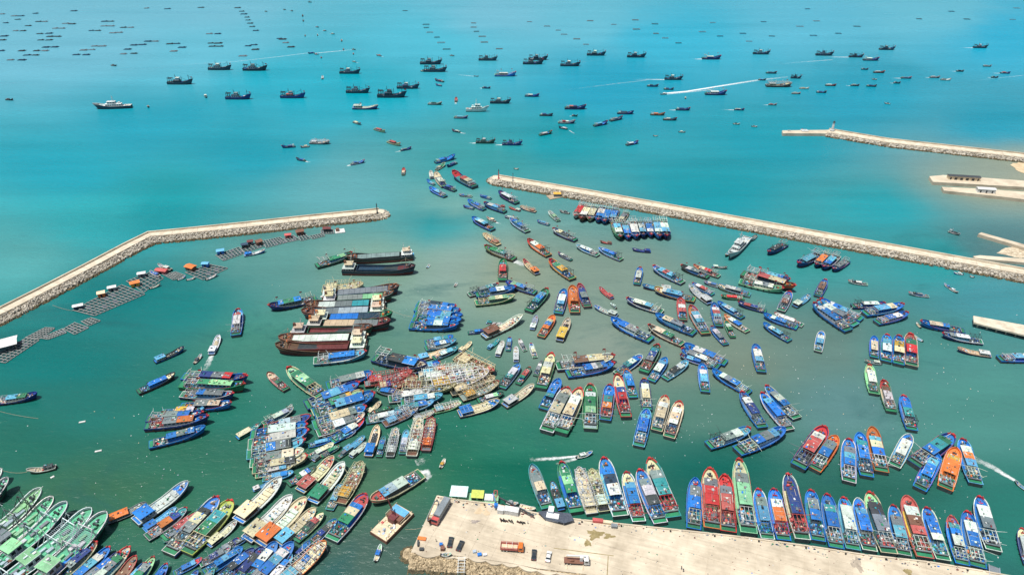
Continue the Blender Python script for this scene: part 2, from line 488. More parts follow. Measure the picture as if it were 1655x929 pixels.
def hull_parts(h, root, hullc, rimc, deckc, foredeckc, tipc, bottom=M_DARK_BOTTOM, tipfrom=.9, band=.75, stripe=None):
    outer = MB()
    for sgn in (1, -1):
        rows = []
        for t in ST:
            zt = h.zd(t) + h.bw(t); w = h.w(t)
            fl = .86 - .42 * smooth(.55, 1, t)
            rk = h.rake * smooth(.6, 1, t)
            def P(z, f):
                q = 1 - max(0, z) / max(zt, .01)
                return (h.x(t) - rk * q, sgn * max(w * f, .02), z)
            zb = band * h.k
            rows.append([P(-.8 * h.k, fl * .9), P(zb, fl + (1 - fl) * .2), P(zb + (zt - zb) * .55, fl + (1 - fl) * .66), P(zt, 1.0)])
        i0 = len(outer.f)
        outer.grid(rows, 0, None, flip=(sgn > 0))
        for j in range(i0, len(outer.f)):
            if (j - i0) % 3 == 0: outer.m[j] = 1
            elif stripe and (j - i0) % 3 == 2: outer.m[j] = 0
    t = 0; zt = h.zd(0) + h.bw(0); w = h.w(0)
    outer.face([(h.x(0), -w * .86 * .9, -.8 * h.k), (h.x(0), -w, zt), (h.x(0), w, zt), (h.x(0), w * .86 * .9, -.8 * h.k)], 2)
    outer.build('hull', [M_PAINT, bottom, M_TRANSOM], root, hullc)
    # cap rail with the inner side of the bulwark
    rail = MB(); tip = MB()
    for a, b in zip(ST[:-1], ST[1:]):
        tgt = tip if (tipc and a >= tipfrom) else rail
        for sgn in (1, -1):
            def Q(t, f, dz): return (h.x(t) - (0 if f == 1 else (.25 * h.k * smooth(.9, 1, t))), sgn * max(.01, h.w(t) - (1 - f)), h.zd(t) + h.bw(t) + dz)
            rw = max(.12, .28 * h.k)
            o1, o2 = Q(a, 1 + .05, .0), Q(b, 1 + .05, .0)
            p1, p2 = Q(a, 1 + .05, .09), Q(b, 1 + .05, .09)
            q1, q2 = Q(a, 1 - rw, .09), Q(b, 1 - rw, .09)
            r1, r2 = Q(a, 1 - rw, -h.bw(a)), Q(b, 1 - rw, -h.bw(b))
            for q in ((o1, o2, p2, p1), (p1, p2, q2, q1), (q1, q2, r2, r1)):
                tgt.face(q if sgn < 0 else q[::-1])
    w = h.w(0); zt = h.zd(0) + h.bw(0)
    rail.box((h.x(0) + .1, 0, zt + .03), (.26 * h.k, 2 * w - .1, .14))
    rail.build('cap_rail', M_PAINT, root, rimc)
    if tipc:
        zt = h.zd(1) + h.bw(1)
        tip.box((h.x(1) - .35 * h.k, 0, zt + .05 * h.k), (1.0 * h.k, h.B * .15, .3 * h.k), top=.7)
        for sg in (1, -1): tip.box((h.x(.965), sg * h.w(.965) * .75, zt + .35 * h.k), (.26 * h.k, .26 * h.k, .6 * h.k))
        tip.build('bow_head', M_PAINT, root, tipc)
    for name, a0, a1, col in (('deck', 0.0, .75, deckc), ('foredeck', .75, .985, foredeckc)):
        ts = [a0] + [t for t in ST if a0 < t < a1] + [a1]
        d = MB()
        d.grid([[(h.x(t), -h.w(t) + .05, h.zd(t)), (h.x(t), 0, h.zd(t) + .1 * h.k), (h.x(t), h.w(t) - .05, h.zd(t))] for t in ts], flip=True)
        d.build(name, M_PAINT, root, col)

def clutter(h, root, rng, t0, t1, n, pal, zoff=.0, wf=.82, big=1.0):
    g = MB(); k = h.k
    for _ in range(n):
        t = rng.uniform(t0, t1); y = rng.uniform(-1, 1) * h.w(t) * wf; c = rng.choice(pal)
        f = rng.uniform(.8, 1.15); c = (c[0] * f, c[1] * f, c[2] * f, 1)
        z = h.zd(t) + zoff + .05
        q = rng.random()
        if q < .5:
            g.lump((h.x(t), y, z), (rng.uniform(.7, 2.2) * k * big, rng.uniform(.6, 1.7) * k * big, rng.uniform(.3, 1.0) * k), rng, col=c)
        elif q < .85:
            g.box((h.x(t), y, z + .3 * k), (rng.uniform(.5, 1.6) * k * big, rng.uniform(.5, 1.2) * k * big, rng.uniform(.5, 1.1) * k), rng.uniform(-.3, .3), col=c)
        else:
            a = rng.uniform(-.5, .5); l = rng.uniform(1.5, 4) * k
            g.bar((h.x(t), y, z + .35 * k), (h.x(t) + l * math.cos(a), y + l * math.sin(a) * .5, z + rng.uniform(.4, 1.6) * k), .16 * k, col=c)
    if g.f: tag(g.build('nets_and_gear', M_TINT, root), kind='stuff')

def house(h, root, rng, t0, t1, wf, ht, roofs, wallc='W', name='cabin', z0=None, over=.35, camber=.18, storey2=None, solar=False, tarp=True):
    """a cabin with a strip of windows, and its roof as separate panels, front to back"""
    k = h.k; x0, x1 = h.x(t0), h.x(t1)
    tm = (t0 + t1) / 2
    w = min(h.w(t0), h.w(t1), h.w(tm)) * wf
    zb = (h.zd(tm) if z0 is None else z0)
    zb0 = min(h.zd(t0), zb) - .02
    zt = max(h.zd(t1) + ht * .8, zb + ht)
    c = MB(); c.box(((x0 + x1) / 2, 0, (zb0 + zt) / 2), (x1 - x0, 2 * w, zt - zb0))
    cab = c.build(name, M_PAINT, root, wallc)
    g = MB(); nwin = max(2, int((x1 - x0) / (1.7 * k)))
    for sg in (1, -1):
        for i in range(nwin):
            g.box((x0 + (i + .5) * (x1 - x0) / nwin, sg * (w + .01), zt - .45 * ht * .8), ((x1 - x0) / nwin * .62, .06, ht * .34))
    for i in range(3):
        for xx in (x0 - .01, x1 + .01):
            g.box((xx, (i - 1) * w * .62, zt - .42 * ht * .8), (.06, w * .42, ht * .36))
    tag(g.build('windows', M_GLASS, cab), kind='stuff')
    n = len(roofs); ox = over * k
    xs = [x1 + ox - (x1 - x0 + 2 * ox) * f for f in roofcuts(n, rng)]
    for i, rc in enumerate(roofs):
        a, b = xs[i], xs[i + 1]
        p = MB(); wo = w + over * k; dz = .04 * (i % 2) + .02
        sec = [(-wo, -.02), (-wo * .5, camber * k * .8), (0, camber * k), (wo * .5, camber * k * .8), (wo, -.02)]
        g0 = .04
        top = [[(xx, y, zt + dz + z + .12) for y, z in sec] for xx in (a - g0, b + g0)]
        bot = [[(xx, y, zt + dz + z) for y, z in sec] for xx in (a - g0, b + g0)]
        p.grid(top); p.grid(bot, flip=True)
        p.face([bot[0][0], bot[1][0], top[1][0], top[0][0]][::-1]); p.face([bot[0][-1], bot[1][-1], top[1][-1], top[0][-1]])
        p.face(bot[0] + top[0][::-1]); p.face(top[1] + bot[1][::-1])
        # battens and small things screwed to the roof
        o = p.build('roof_panel', M_TARP if tarp else M_PAINT, root, rc)
        bt = MB(); L = abs(a - b)
        for j in range(1, max(2, int(L / (2.2 * k)))):
            xx = a - j * L / max(2, int(L / (2.2 * k)))
            bt.box((xx, 0, zt + dz + camber * k + .13), (.1 * k, wo * 1.3, .06))
        if rng.random() < .55:
            bt.box((a - L * rng.uniform(.2, .8), rng.uniform(-.4, .4) * wo, zt + dz + camber * k + .3), (rng.uniform(.5, 1.3) * k, rng.uniform(.5, 1.0) * k, .4 * k))
        for sg in (1, -1): bt.box(((a + b) / 2, sg * wo * .98, zt + dz + .14), (L * .96, .12 * k, .08))
        if L > 1.5 * k: tag(bt.build('battens', M_PAINT, o, rng.choice([rc, rc, 'W', 'E'])), kind='stuff')
    if not o_lite[0]:
        rg = MB(); zz = zt + camber * k * .7 + .16
        for _ in range(int((x1 - x0) / (1.3 * k))):
            q = rng.random(); x = rng.uniform(x0, x1); y = rng.uniform(-.85, .85) * w; c = PAL[rng.choice('WWEKUBCEGTSK')]
            if q < .55: rg.box((x, y, zz + .15 * k), (rng.uniform(.3, 1.1) * k, rng.uniform(.25, .8) * k, rng.uniform(.2, .5) * k), rng.uniform(-.2, .2), col=c)
            elif q < .8: rg.lump((x, y, zz), (rng.uniform(.5, 1.4) * k, rng.uniform(.4, 1.1) * k, rng.uniform(.2, .5) * k), rng, col=c)
            else: rg.bar((x, y, zz + .2), (x + rng.uniform(1, 3.5) * k, y + rng.uniform(-.4, .4), zz + .25), .12 * k, col=c)
        if rg.f: tag(rg.build('roof_gear', M_TINT, root), kind='stuff')
    if solar:
        s = MB(); s.box(((x0 + x1) / 2, w * .1, zt + camber * k + .24), (1.5 * k, 1.1 * k, .08)); s.build('solar_panel', M_GLASS, root)
    return zt

def roofcuts(n, rng):
    if n == 1: return [0, 1]
    c = [0]; ws = [rng.uniform(.7, 1.3) for _ in range(n)]
    if n > 1: ws[0] *= .75
    s = sum(ws); a = 0
    for w in ws: a += w / s; c.append(a)
    c[-1] = 1
    return c

def rails_frame(h, root, col, t0, t1, ht, rng, wf=.8, arms=False, wid=.2):
    """steel working frame over the after deck"""
    g = MB(); k = h.k; w = wid * max(k, .7)
    xs = [h.x(t0), h.x((t0 + t1) / 2), h.x(t1)]
    z0 = h.zd(t0); z1 = z0 + ht * k
    ww = h.w(t0) * wf
    for i, x in enumerate(xs):
        hh = z1 + (.8 * k if i == 0 else 0)
        for sg in (1, -1): g.bar((x, sg * ww, z0 - .3), (x, sg * ww * .92, hh), w)
        g.bar((x, -ww, hh), (x, ww, hh), w)
    for sg in (1, -1):
        g.bar((xs[0], sg * ww * .92, z1), (xs[2], sg * ww * .92, z1), w)
        g.bar((xs[0], sg * ww * .3, z1), (xs[2], sg * ww * .3, z1), w * .8)
    if arms:
        for sg in (1, -1):
            l = h.B * rng.uniform(.35, .7)
            g.bar((xs[2], sg * ww, z1), (xs[2] - rng.uniform(-1, 2) * k, sg * (ww + l), z1 + rng.uniform(-.2, 1.5) * k), w * .9, w2=w * .5)
            g.bar((xs[0], sg * ww, z1), (xs[0] + rng.uniform(-1, 1) * k, sg * (ww + l * .6), z1 + rng.uniform(0, 1.2) * k), w * .8, w2=w * .5)
    g.build('gantry', M_PAINT, root, col)

def mast(h, root, t, ht, col, rng, flag=True, y=0, stay=True):
    g = MB(); k = h.k; z = h.zd(t)
    x = h.x(t)
    g.bar((x, y, z), (x, y, z + ht * k), .24 * k, n=5, w2=.12 * k)
    g.bar((x, y - .9 * k, z + ht * .8 * k), (x, y + .9 * k, z + ht * .8 * k), .1 * k)
    if stay:
        g.bar((x, y, z + ht * .9 * k), (x + 4.5 * k, y, z + 1.5 * k), .07 * k)
        g.bar((x, y, z + ht * .9 * k), (x - 4 * k, y, z + 1.5 * k), .07 * k)
    m = g.build('mast', M_PAINT, root, col)
    if flag:
        f = MB(); zz = z + ht * k
        f.grid([[(x, y, zz - .1), (x - .7 * k, y + .12 * k, zz - .14), (x - 1.4 * k, y - .05 * k, zz - .2)],
                [(x, y, zz - .9 * k), (x - .7 * k, y + .12 * k, zz - .95 * k), (x - 1.4 * k, y - .05 * k, zz - .95 * k)]])
        f.build('flag', M_TARP, m, 'R')

def winch(h, root, t, rng, col='K'):
    g = MB(); k = h.k; x, z = h.x(t), h.zd(t) + .1 * k
    g.bar((x, -.7 * k, z + .4 * k), (x, .7 * k, z + .4 * k), .6 * k, n=8)
    for sg in (1, -1): g.box((x, sg * .75 * k, z + .35 * k), (.7 * k, .15 * k, .8 * k))
    g.bar((x + .8 * k, 0, z), (x + .8 * k, 0, z + 1.1 * k), .25 * k, n=6)
    g.build('winch', M_PAINT, root, col)

def stern_platform(h, root, col):
    g = MB(); k = h.k; x = h.x(.035); w = h.w(.02) * .88
    g.box((x, 0, h.zd(0) + .55 * k), (h.L * .065, 2 * w, .12))
    g.build('stern_platform', M_PAINT, root, col)
    b = MB()
    b.box((h.x(.078), 0, h.zd(.08) + .55 * k), (.35 * k, 2 * w * .96, 1.0 * k))
    b.build('stern_opening', M_RUBBER, root)
    t = MB()
    t.box((h.x(.078) + .3 * k, 0, h.zd(.08) + 1.15 * k), (.5 * k, 2 * w, .14))
    t.build('stern_beam', M_PAINT, root, 'E')

def fenders(h, root):
    g = MB(); k = h.k
    for t in (.15, .3, .45, .58, .7):
        for sg in (1, -1):
            a = h.w(t) * (1.0)
            zc = h.zd(t) + .1
            pts = [(h.x(t) + math.cos(q * 1.0472) * .45 * k, sg * (a + .08), zc + math.sin(q * 1.0472) * .45 * k) for q in range(6)]
            pts2 = [(p[0], sg * (a + .3 * k), p[2]) for p in pts]
            g.grid([pts, pts2], closed=True, flip=sg > 0); g.face(pts2 if sg < 0 else pts2[::-1])
    tag(g.build('tyre_fenders', M_RUBBER, root), kind='stuff')

def trawler(root, L, B, hull, roofs, o, rng, lite=False):
    k = max(.38, min(1.15, L / 27.0))
    h = Hull(L, B, k, sheer=o.get('sheer', 1.5 if o_lite[0] else 1.0), freeboard=o.get('fb', 1.3), bluff=rng.uniform(2.7, 3.6), stern=.88)
    fore = o.get('f', hull); tip = o['t'] if 't' in o else ('R' if rng.random() < .8 else None)
    rim = o.get('r', hull if rng.random() < .8 else 'W')
    hull_parts(h, root, hull, rim, o.get('d', hull if rng.random() < .8 else rng.choice('EBT')), fore, tip, M_RED_BOTTOM if rng.random() < .25 else M_DARK_BOTTOM, tipfrom=o.get('tf', .93))
    ra, rb = o.get('ra', rng.uniform(.29, .36)), o.get('rb', rng.uniform(.74, .80))
    if o_lite[0]: ra, rb = rng.uniform(.2, .26), rng.uniform(.5, .62)
    wall = o.get('wall', rng.choice('WLDEB'))
    wf = rng.uniform(.58, .68)
    house(h, root, rng, ra, rb, wf, rng.uniform(1.9, 2.4) * k * (1.25 if o_lite[0] else 1), roofs, wall, solar=(not lite and rng.random() < .2))
    pal = GEARS[o.get('c', 'm')]
    wd = MB(); wd.grid([[(h.x(t), -h.w(t) * .8, h.zd(t) + .14), (h.x(t), h.w(t) * .8, h.zd(t) + .14)] for t in (.09, .18, ra)], flip=True)
    wd.build('working_deck', M_PAINT, root, o.get('wd', rng.choice('KKZED')))
    clutter(h, root, rng, .1, ra - .01, 10 if lite else 46, pal, zoff=.1, big=.8)
    if not lite:
        hr = MB(); hc = rng.choice(['W', 'E', hull, 'P'])
        for sg in (1, -1):
            ts = [.1, .3, .5, .68, .8]
            for a, b in zip(ts[:-1], ts[1:]):
                A = (h.x(a), sg * (h.w(a) - .12), h.zd(a) + h.bw(a) + .55 * k); Bq = (h.x(b), sg * (h.w(b) - .12), h.zd(b) + h.bw(b) + .55 * k)
                hr.bar(A, Bq, .13 * k); hr.bar((A[0], A[1], A[2] - .55 * k), A, .1 * k)
        tag(hr.build('handrail', M_PAINT, root, hc), kind='stuff')
    clutter(h, root, rng, rb + .01, .92, 3 if lite else 7, pal, wf=.5, big=.7)
    if o.get('g', 'W') != '-':
        rails_frame(h, root, o.get('g', 'W'), .1, ra - .02, rng.uniform(4.0, 5.0) if (o.get('g') == 'K' or 'm' in o) else rng.uniform(2.0, 2.8), rng, arms=o.get('a', rng.random() < .45), wid=.23)
    stern_platform(h, root, o.get('s', 'G'))
    winch(h, root, .87, rng, rng.choice('KEUR'))
    if not lite: fenders(h, root)
    if 'm' in o:
        mast(h, root, .33, 7.5, o['m'], rng); mast(h, root, .82, 6.0, o['m'], rng, flag=True)
        mast(h, root, .12, 6.0, o['m'], rng, flag=False)
    else:
        mast(h, root, ra + .02, 5.0, rng.choice('WWEK'), rng, flag=rng.random() < .5, stay=False)

def carrier(root, L, B, hull, roofs, o, rng, lite=False):
    k = max(.38, min(1.15, L / 27.0))
    h = Hull(L, B, k, freeboard=1.2, bluff=2.8, stern=.88)
    dk = o.get('d', 'W')
    hull_parts(h, root, hull, o.get('r', dk), dk, o.get('f', dk), o.get('t'), M_RED_BOTTOM if rng.random() < .3 else M_DARK_BOTTOM)
    a, b = .07, o.get('rb', .33)
    zt = house(h, root, rng, a, b, .84, 2.9 * k, roofs, o.get('wall', rng.choice('UWKU')), over=.7, solar=rng.random() < .5, tarp=False)
    q = MB(); q.box((h.x(.03), 0, h.zd(0) + .15), (h.L * .05, h.w(0) * 1.8, .12)); q.build('stern_platform', M_PAINT, root, o.get('s', 'B'))
    hd = o.get('hd', dk); n = 5; t0, t1 = b + .03, .76
    for i in range(n):
        c = MB(); ta, tb = t0 + (t1 - t0) * i / n, t0 + (t1 - t0) * (i + 1) / n
        tm = (ta + tb) / 2
        c.box(((h.x(ta) + h.x(tb)) / 2, 0, h.zd(tm) + .32 * k), (h.x(tb) - h.x(ta) - .18 * k, 2 * min(h.w(ta), h.w(tb)) * .62, .6 * k), top=.97)
        c.build('hold_cover', M_PAINT, root, hd)
    clutter(h, root, rng, .74, .93, 6 if lite else 14, GEARS[o.get('c', 'c')], wf=.6, big=.8)
    clutter(h, root, rng, t0, t1, 3 if lite else 9, GEARS[o.get('c', 'c')], zoff=.55 * k, wf=.5, big=.7)
    winch(h, root, .87, rng)
    mast(h, root, b + .01, 5.5, 'W', rng, flag=rng.random() < .6)
    if not lite: fenders(h, root)

def lamp_boat(root, L, B, hull, roofs, o, rng, lite=False):
    """squid boat: a pale timber cage with lamps over the whole deck"""
    k = max(.4, min(1.15, L / 27.0))
    h = Hull(L, B, k, freeboard=1.3, bluff=3.0, stern=.88)
    fr = o.get('fr', 'C')
    hull_parts(h, root, hull, o.get('r', fr), o.get('d', rng.choice('UEKC')), o.get('f', 'C'), o.get('t'), M_DARK_BOTTOM)
    house(h, root, rng, .12, .34, .72, 2.3 * k, roofs, o.get('wall', 'C'), solar=False)
    clutter(h, root, rng, .36, .9, 12 if lite else 34, GEARS[o.get('c', 'c')], wf=.75)
    g = MB(); z = h.zd(.4) + 3.6 * k; w = .27 * max(k, .7)
    xs = [h.x(.08 + i * .84 / 9) for i in range(10)]
    wo = B * .52
    for i, x in enumerate(xs):
        wi = wo if i < 8 else wo * .8
        g.bar((x, -wi, z), (x, wi, z), w)
        if i % 3 == 0 or i == 9:
            for sg in (1, -1): g.bar((x, sg * wi * .9, h.fb), (x, sg * wi * .9, z + .2), w * 1.1)
    for y in (-wo, -wo * .45, wo * .45, wo):
        g.bar((xs[0], y, z + .1), (xs[-1], y * .8, z + .1), w)
    for sg in (1, -1):
        g.bar((xs[2], sg * wo, z), (xs[2] - L * .05, sg * wo * 1.5, z + 1.5 * k), w * .8)
        g.bar((xs[6], sg * wo, z), (xs[6] + L * .05, sg * wo * 1.45, z + 1.3 * k), w * .8)
    fr_o = g.build('lamp_frame', M_PAINT, root, fr)
    lm = MB()
    for i in range(9):
        for y in (-wo * .7, wo * .7):
            lm.lump(((xs[i] + xs[i + 1]) / 2, y * (1 if i < 7 else .85), z - .45 * k), (.55 * k, .55 * k, .5 * k), rng)
    tag(lm.build('fishing_lamps', M_STEEL, fr_o), kind='stuff')
    winch(h, root, .9, rng, 'U')
    mast(h, root, .36, 6.0, 'C', rng, flag=rng.random() < .5)
    if L > 14: mast(h, root, .8, 5.0, 'C', rng, flag=rng.random() < .3)

def steel_trawler(root, L, B, hull, roofs, o, rng, lite=False):
    k = 1.3
    h = Hull(L, B, k, freeboard=1.7, bluff=4.6, stern=.9, rake=1.3)
    dk = o.get('d', 'A')
    hull_parts(h, root, hull, 'W', dk, dk, None, M_DARK_BOTTOM)
    house(h, root, rng, .22, .36, .7, 4.0, roofs, 'W', tarp=False)
    for (t, y) in ((.12, .3), (.16, -.35), (.56, .2), (.62, -.3), (.68, .1), (.42, .3), (.47, -.25)):
        g = MB(); g.box((h.x(t), y * h.w(t), h.zd(t) + .5), (rng.uniform(2, 4), rng.uniform(.9, 1.8), 1.0)); g.build('deck_hatch', M_PAINT, root, rng.choice('WMES'))
    for t in (.74, .54, .06):
        g = MB(); z0 = h.zd(t); z1 = z0 + (4.2 if t > .1 else 6)
        for sg in (1, -1):
            g.bar((h.x(t), sg * h.w(t) * .92, z0), (h.x(t), sg * h.w(t) * .88, z1), .34)
            g.bar((h.x(t) - 2.5, sg * h.w(t) * .92, z0), (h.x(t), sg * h.w(t) * .88, z1), .22)
        g.bar((h.x(t), -h.w(t) * .9, z1), (h.x(t), h.w(t) * .9, z1), .4)
        g.build('gantry', M_PAINT, root, o.get('g', 'S'))
    g = MB()
    for i in range(12):
        t = .54 + i * .017
        g.bar((h.x(t), -h.w(t) * .95, h.zd(t) + 2.6), (h.x(t), h.w(t) * .95, h.zd(t) + 2.6), .12)
    for sg in (1, -1): g.bar((h.x(.54), sg * h.w(.54) * .95, h.zd(.54) + 2.6), (h.x(.73), sg * h.w(.73) * .95, h.zd(.73) + 2.6), .16)
    if o.get('rack'): g.build('deck_rack', M_PAINT, root, 'S')
    clutter(h, root, rng, .76, .94, 6, [PAL[c] for c in 'WEKGS'], wf=.5, big=.7)
    clutter(h, root, rng, .05, .28, 12, [PAL[c] for c in 'WEKGSU'], wf=.8)
    winch(h, root, .84, rng); winch(h, root, .24, rng)
    mast(h, root, .5, 9, 'W', rng, flag=False); mast(h, root, .76, 7, o.get('g', 'S'), rng, flag=False)
    fenders(h, root)

def cargo_ship(root, L, B, hull, roofs, o, rng, lite=False):
    k = 1.25
    h = Hull(L, B, k, sheer=.75, freeboard=1.9, bluff=4.2, rake=.8, stern=.92)
    hull_parts(h, root, hull, o.get('r', 'E'), o.get('d', 'E'), o.get('f', 'U'), None, M_RED_BOTTOM, band=1.2)
    # superstructure at the stern, in steps
    w = h.w(.1)
    z = h.zd(.1); zt = z
    for i, (a, b, wf, ht) in enumerate(((.02, .16, .8, 2.1), (.05, .14, .55, 2.1))):
        c = MB(); c.box(((h.x(a) + h.x(b)) / 2, 0, zt + ht / 2), (h.x(b) - h.x(a), 2 * w * wf, ht)); s = c.build('superstructure', M_PAINT, root, 'W')
        g = MB()
        for j in range(4):
            g.box((h.x(b) + .02, (j - 1.5) * w * wf * .42, zt + ht * .6), (.06, w * wf * .28, ht * .36))
            for sg in (1, -1): g.box((h.x(a) + (j + .5) / 4 * (h.x(b) - h.x(a)), sg * (w * wf + .02), zt + ht * .6), ((h.x(b) - h.x(a)) * .16, .06, ht * .36))
        tag(g.build('windows', M_GLASS, s), kind='stuff')
        r = MB(); r.box(((h.x(a) + h.x(b)) / 2, 0, zt + ht + .08), (h.x(b) - h.x(a) + .9, 2 * w * wf + .9, .14)); r.build('deck_slab', M_PAINT, s, 'C' if i else 'W')
        zt += ht + .15
    g = MB(); g.box((h.x(.045), 0, zt + .6), (1.3, 1.5, 1.8), top=.8); g.build('funnel', M_PAINT, root, o.get('fn', rng.choice('CEUO')))
    g = MB(); x = h.x(.13)
    g.bar((x, 0, zt), (x, 0, zt + 4.5), .3); g.bar((x, -1.5, zt + 3), (x, 1.5, zt + 3), .15); g.build('mast', M_PAINT, root, 'W')
    # hold
    t0, t1 = .2, o.get('rb', .84)
    co = MB(); hw = B * .36; zc = h.zd(.4) + 1.5
    x0, x1 = h.x(t0), h.x(t1)
    for (cx, cy, sx, sy) in (((x0 + x1) / 2, hw, x1 - x0, .3), ((x0 + x1) / 2, -hw, x1 - x0, .3), (x0, 0, .3, 2 * hw), (x1, 0, .3, 2 * hw)):
        co.box((cx, cy, zc - .9), (sx, sy, 2.2))
    co.build('hatch_coaming', M_PAINT, root, o.get('co', hull))
    n = 9
    for i in range(n):
        c = MB(); a, b = x0 + (x1 - x0) * i / n, x0 + (x1 - x0) * (i + 1) / n
        rc = roofs[min(len(roofs) - 1, int(i / n * len(roofs)))]
        if o.get('open'):
            c.box(((a + b) / 2, 0, h.zd(.4) + .15), (b - a - .06, 2 * hw - .3, .1)); nm = 'hold_floor'
        else:
            c.box(((a + b) / 2, 0, zc + .05 + .03 * (i % 2)), (b - a - .1, 2 * hw - .34, .3)); nm = 'hatch_cover'
        c.build(nm, M_PAINT, root, rc)
    # forecastle
    fo = MB()
    ts = [.86, .9, .94, .97, .99]
    fo.grid([[(h.x(t), -h.w(t) * .9, h.zd(t) + .5), (h.x(t), h.w(t) * .9, h.zd(t) + .5)] for t in ts], flip=True)
    fo.face([(h.x(.86), -h.w(.86) * .9, h.zd(.86)), (h.x(.86), h.w(.86) * .9, h.zd(.86)), (h.x(.86), h.w(.86) * .9, h.zd(.86) + .5), (h.x(.86), -h.w(.86) * .9, h.zd(.86) + .5)])
    fo.build('forecastle', M_PAINT, root, o.get('f', 'U'))
    h2 = Hull(L, B, k, sheer=.75, freeboard=2.5, bluff=4.2, rake=.8, stern=.92)
    winch(h2, root, .91, rng); clutter(h2, root, rng, .87, .95, 8, [PAL[c] for c in 'UKCEO'], wf=.6, big=.6)
    mast(h2, root, .87, 5, 'C', rng, flag=False)
    clutter(h, root, rng, .0, .03, 5, GEAR_PALE, wf=.8)

def offshore_trawler(root, L, B, hull, roofs, o, rng, lite=False):
    k = max(.6, min(1.25, L / 27.0))
    h = Hull(L, B, k, sheer=1.25, freeboard=1.7, bluff=2.6, rake=1.3, stern=.86)
    hull_parts(h, root, hull, hull, 'E', hull, None, M_DARK_BOTTOM)
    z1 = house(h, root, rng, .26, .5, .8, 2.6 * k, roofs, rng.choice('DES'))
    house(h, root, rng, .36, .48, .6, 2.3 * k, rng.choice('WED'), rng.choice('WSE'), name='wheelhouse', z0=z1)
    rails_frame(h, root, 'K', .05, .2, 4.2, rng, wid=.42)
    for t, ht in ((.34, 8.5), (.56, 6.5), (.84, 6.0)):
        g = MB(); z = h.zd(t); x = h.x(t)
        g.bar((x, 0, z), (x, 0, z + ht * k), .5 * k, n=5, w2=.3 * k)
        g.bar((x, 0, z + ht * .75 * k), (x + rng.choice((-1, 1)) * 5 * k, 0, z + 2.4 * k), .28 * k)
        g.bar((x, -1.2 * k, z + ht * .8 * k), (x, 1.2 * k, z + ht * .8 * k), .22 * k)
        g.build('mast', M_PAINT, root, 'K')
    clutter(h, root, rng, .55, .82, 12, GEAR_DARK, big=1.2)
    clutter(h, root, rng, .06, .24, 10, GEAR_DARK, big=1.2)
    winch(h, root, .87, rng)
    f = MB(); z = h.zd(.97) + 2.6 * k; x = h.x(.95)
    f.box((x, 0, z), (1.6 * k, .1, 1.0 * k)); f.bar((x + .8 * k, 0, z - 2.2 * k), (x + .8 * k, 0, z + .6 * k), .15)
    f.build('flag', M_TARP, root, 'R')

def motorboat(root, L, B, hull, roofs, o, rng, lite=False):
    k = max(.28, min(.7, L / 16.0))
    h = Hull(L, B, k, freeboard=1.0, bluff=1.8, stern=.8)
    hull_parts(h, root, hull, o.get('r', 'W' if hull != 'W' else 'E'), o.get('d', rng.choice('CEL')), o.get('f', hull), None, M_DARK_BOTTOM)
    if roofs and roofs != '-':
        a = o.get('ra', .22)
        house(h, root, rng, a, a + .3, .72, 1.7 * k + .4, roofs, 'W')
    g = MB()
    for t in (.12, .62, .72): g.box((h.x(t), 0, h.zd(t) + .3 * k), (.35, 1.7 * h.w(t), .1))
    tag(g.build('thwarts', M_WOOD, root), kind='stuff')
    g = MB(); g.box((h.x(0) - .25, 0, h.zd(0) + .5 * k), (.5, .45, .9)); g.build('outboard_motor', M_RUBBER, root)
    clutter(h, root, rng, .1, .8, 6, GEARS[o.get('c', 'm')], wf=.5, big=.8)

def patrol_ship(root, L, B, hull, roofs, o, rng, lite=False):
    k = 1.15
    h = Hull(L, B, k, freeboard=1.9, bluff=1.7, rake=1.6, stern=.86)
    hull_parts(h, root, hull, 'W', 'W', 'S', None, M_DARK_BOTTOM)
    z = house(h, root, rng, .25, .66, .74, 2.4, 'W', 'W', tarp=False)
    z2 = house(h, root, rng, .4, .6, .6, 2.3, 'W', 'W', name='bridge', z0=z, tarp=False)
    g = MB(); x = h.x(.45)
    for sx, sy in ((1, 1), (1, -1), (-1, 1), (-1, -1)): g.bar((x + sx * .9, sy * .8, z2), (x, 0, z2 + 6), .2)
    g.bar((x, -1.6, z2 + 4), (x, 1.6, z2 + 4), .2); g.build('mast', M_PAINT, root, 'W')
    g = MB(); g.box((h.x(.3), 0, z + .8), (2.2, 1.8, 1.9), top=.8); g.build('funnel', M_PAINT, root, 'W')
    winch(h, root, .86, rng); clutter(h, root, rng, .05, .22, 6, GEAR_PALE)

BUILD = {'F': offshore_trawler, 'T': trawler, 'C': carrier, 'L': lamp_boat, 'S': steel_trawler, 'K': cargo_ship, 'M': motorboat, 'P': patrol_ship}
NAME = {'F': 'offshore_trawler', 'T': 'fishing_boat', 'C': 'fish_carrier_boat', 'L': 'lamp_fishing_boat', 'S': 'steel_trawler', 'K': 'cargo_ship', 'M': 'small_boat', 'P': 'patrol_ship'}
SAY = {'F': 'offshore trawler', 'T': 'fishing boat', 'C': 'flat-decked carrier boat', 'L': 'lamp-frame fishing boat', 'S': 'large steel trawler',
       'K': 'cargo ship', 'M': 'small open boat', 'P': 'patrol ship'}
CATG = {'F': 'trawler', 'T': 'fishing boat', 'C': 'carrier boat', 'L': 'fishing boat', 'S': 'trawler', 'K': 'cargo ship', 'M': 'small boat', 'P': 'ship'}
ROOFSAY = {'F': '{} roof', 'T': '{} roof', 'C': '{} cabin roof', 'L': '{} cabin roof', 'S': '{} deckhouse roof', 'K': '{} hatches', 'M': '{} canopy', 'P': '{} bridge'}
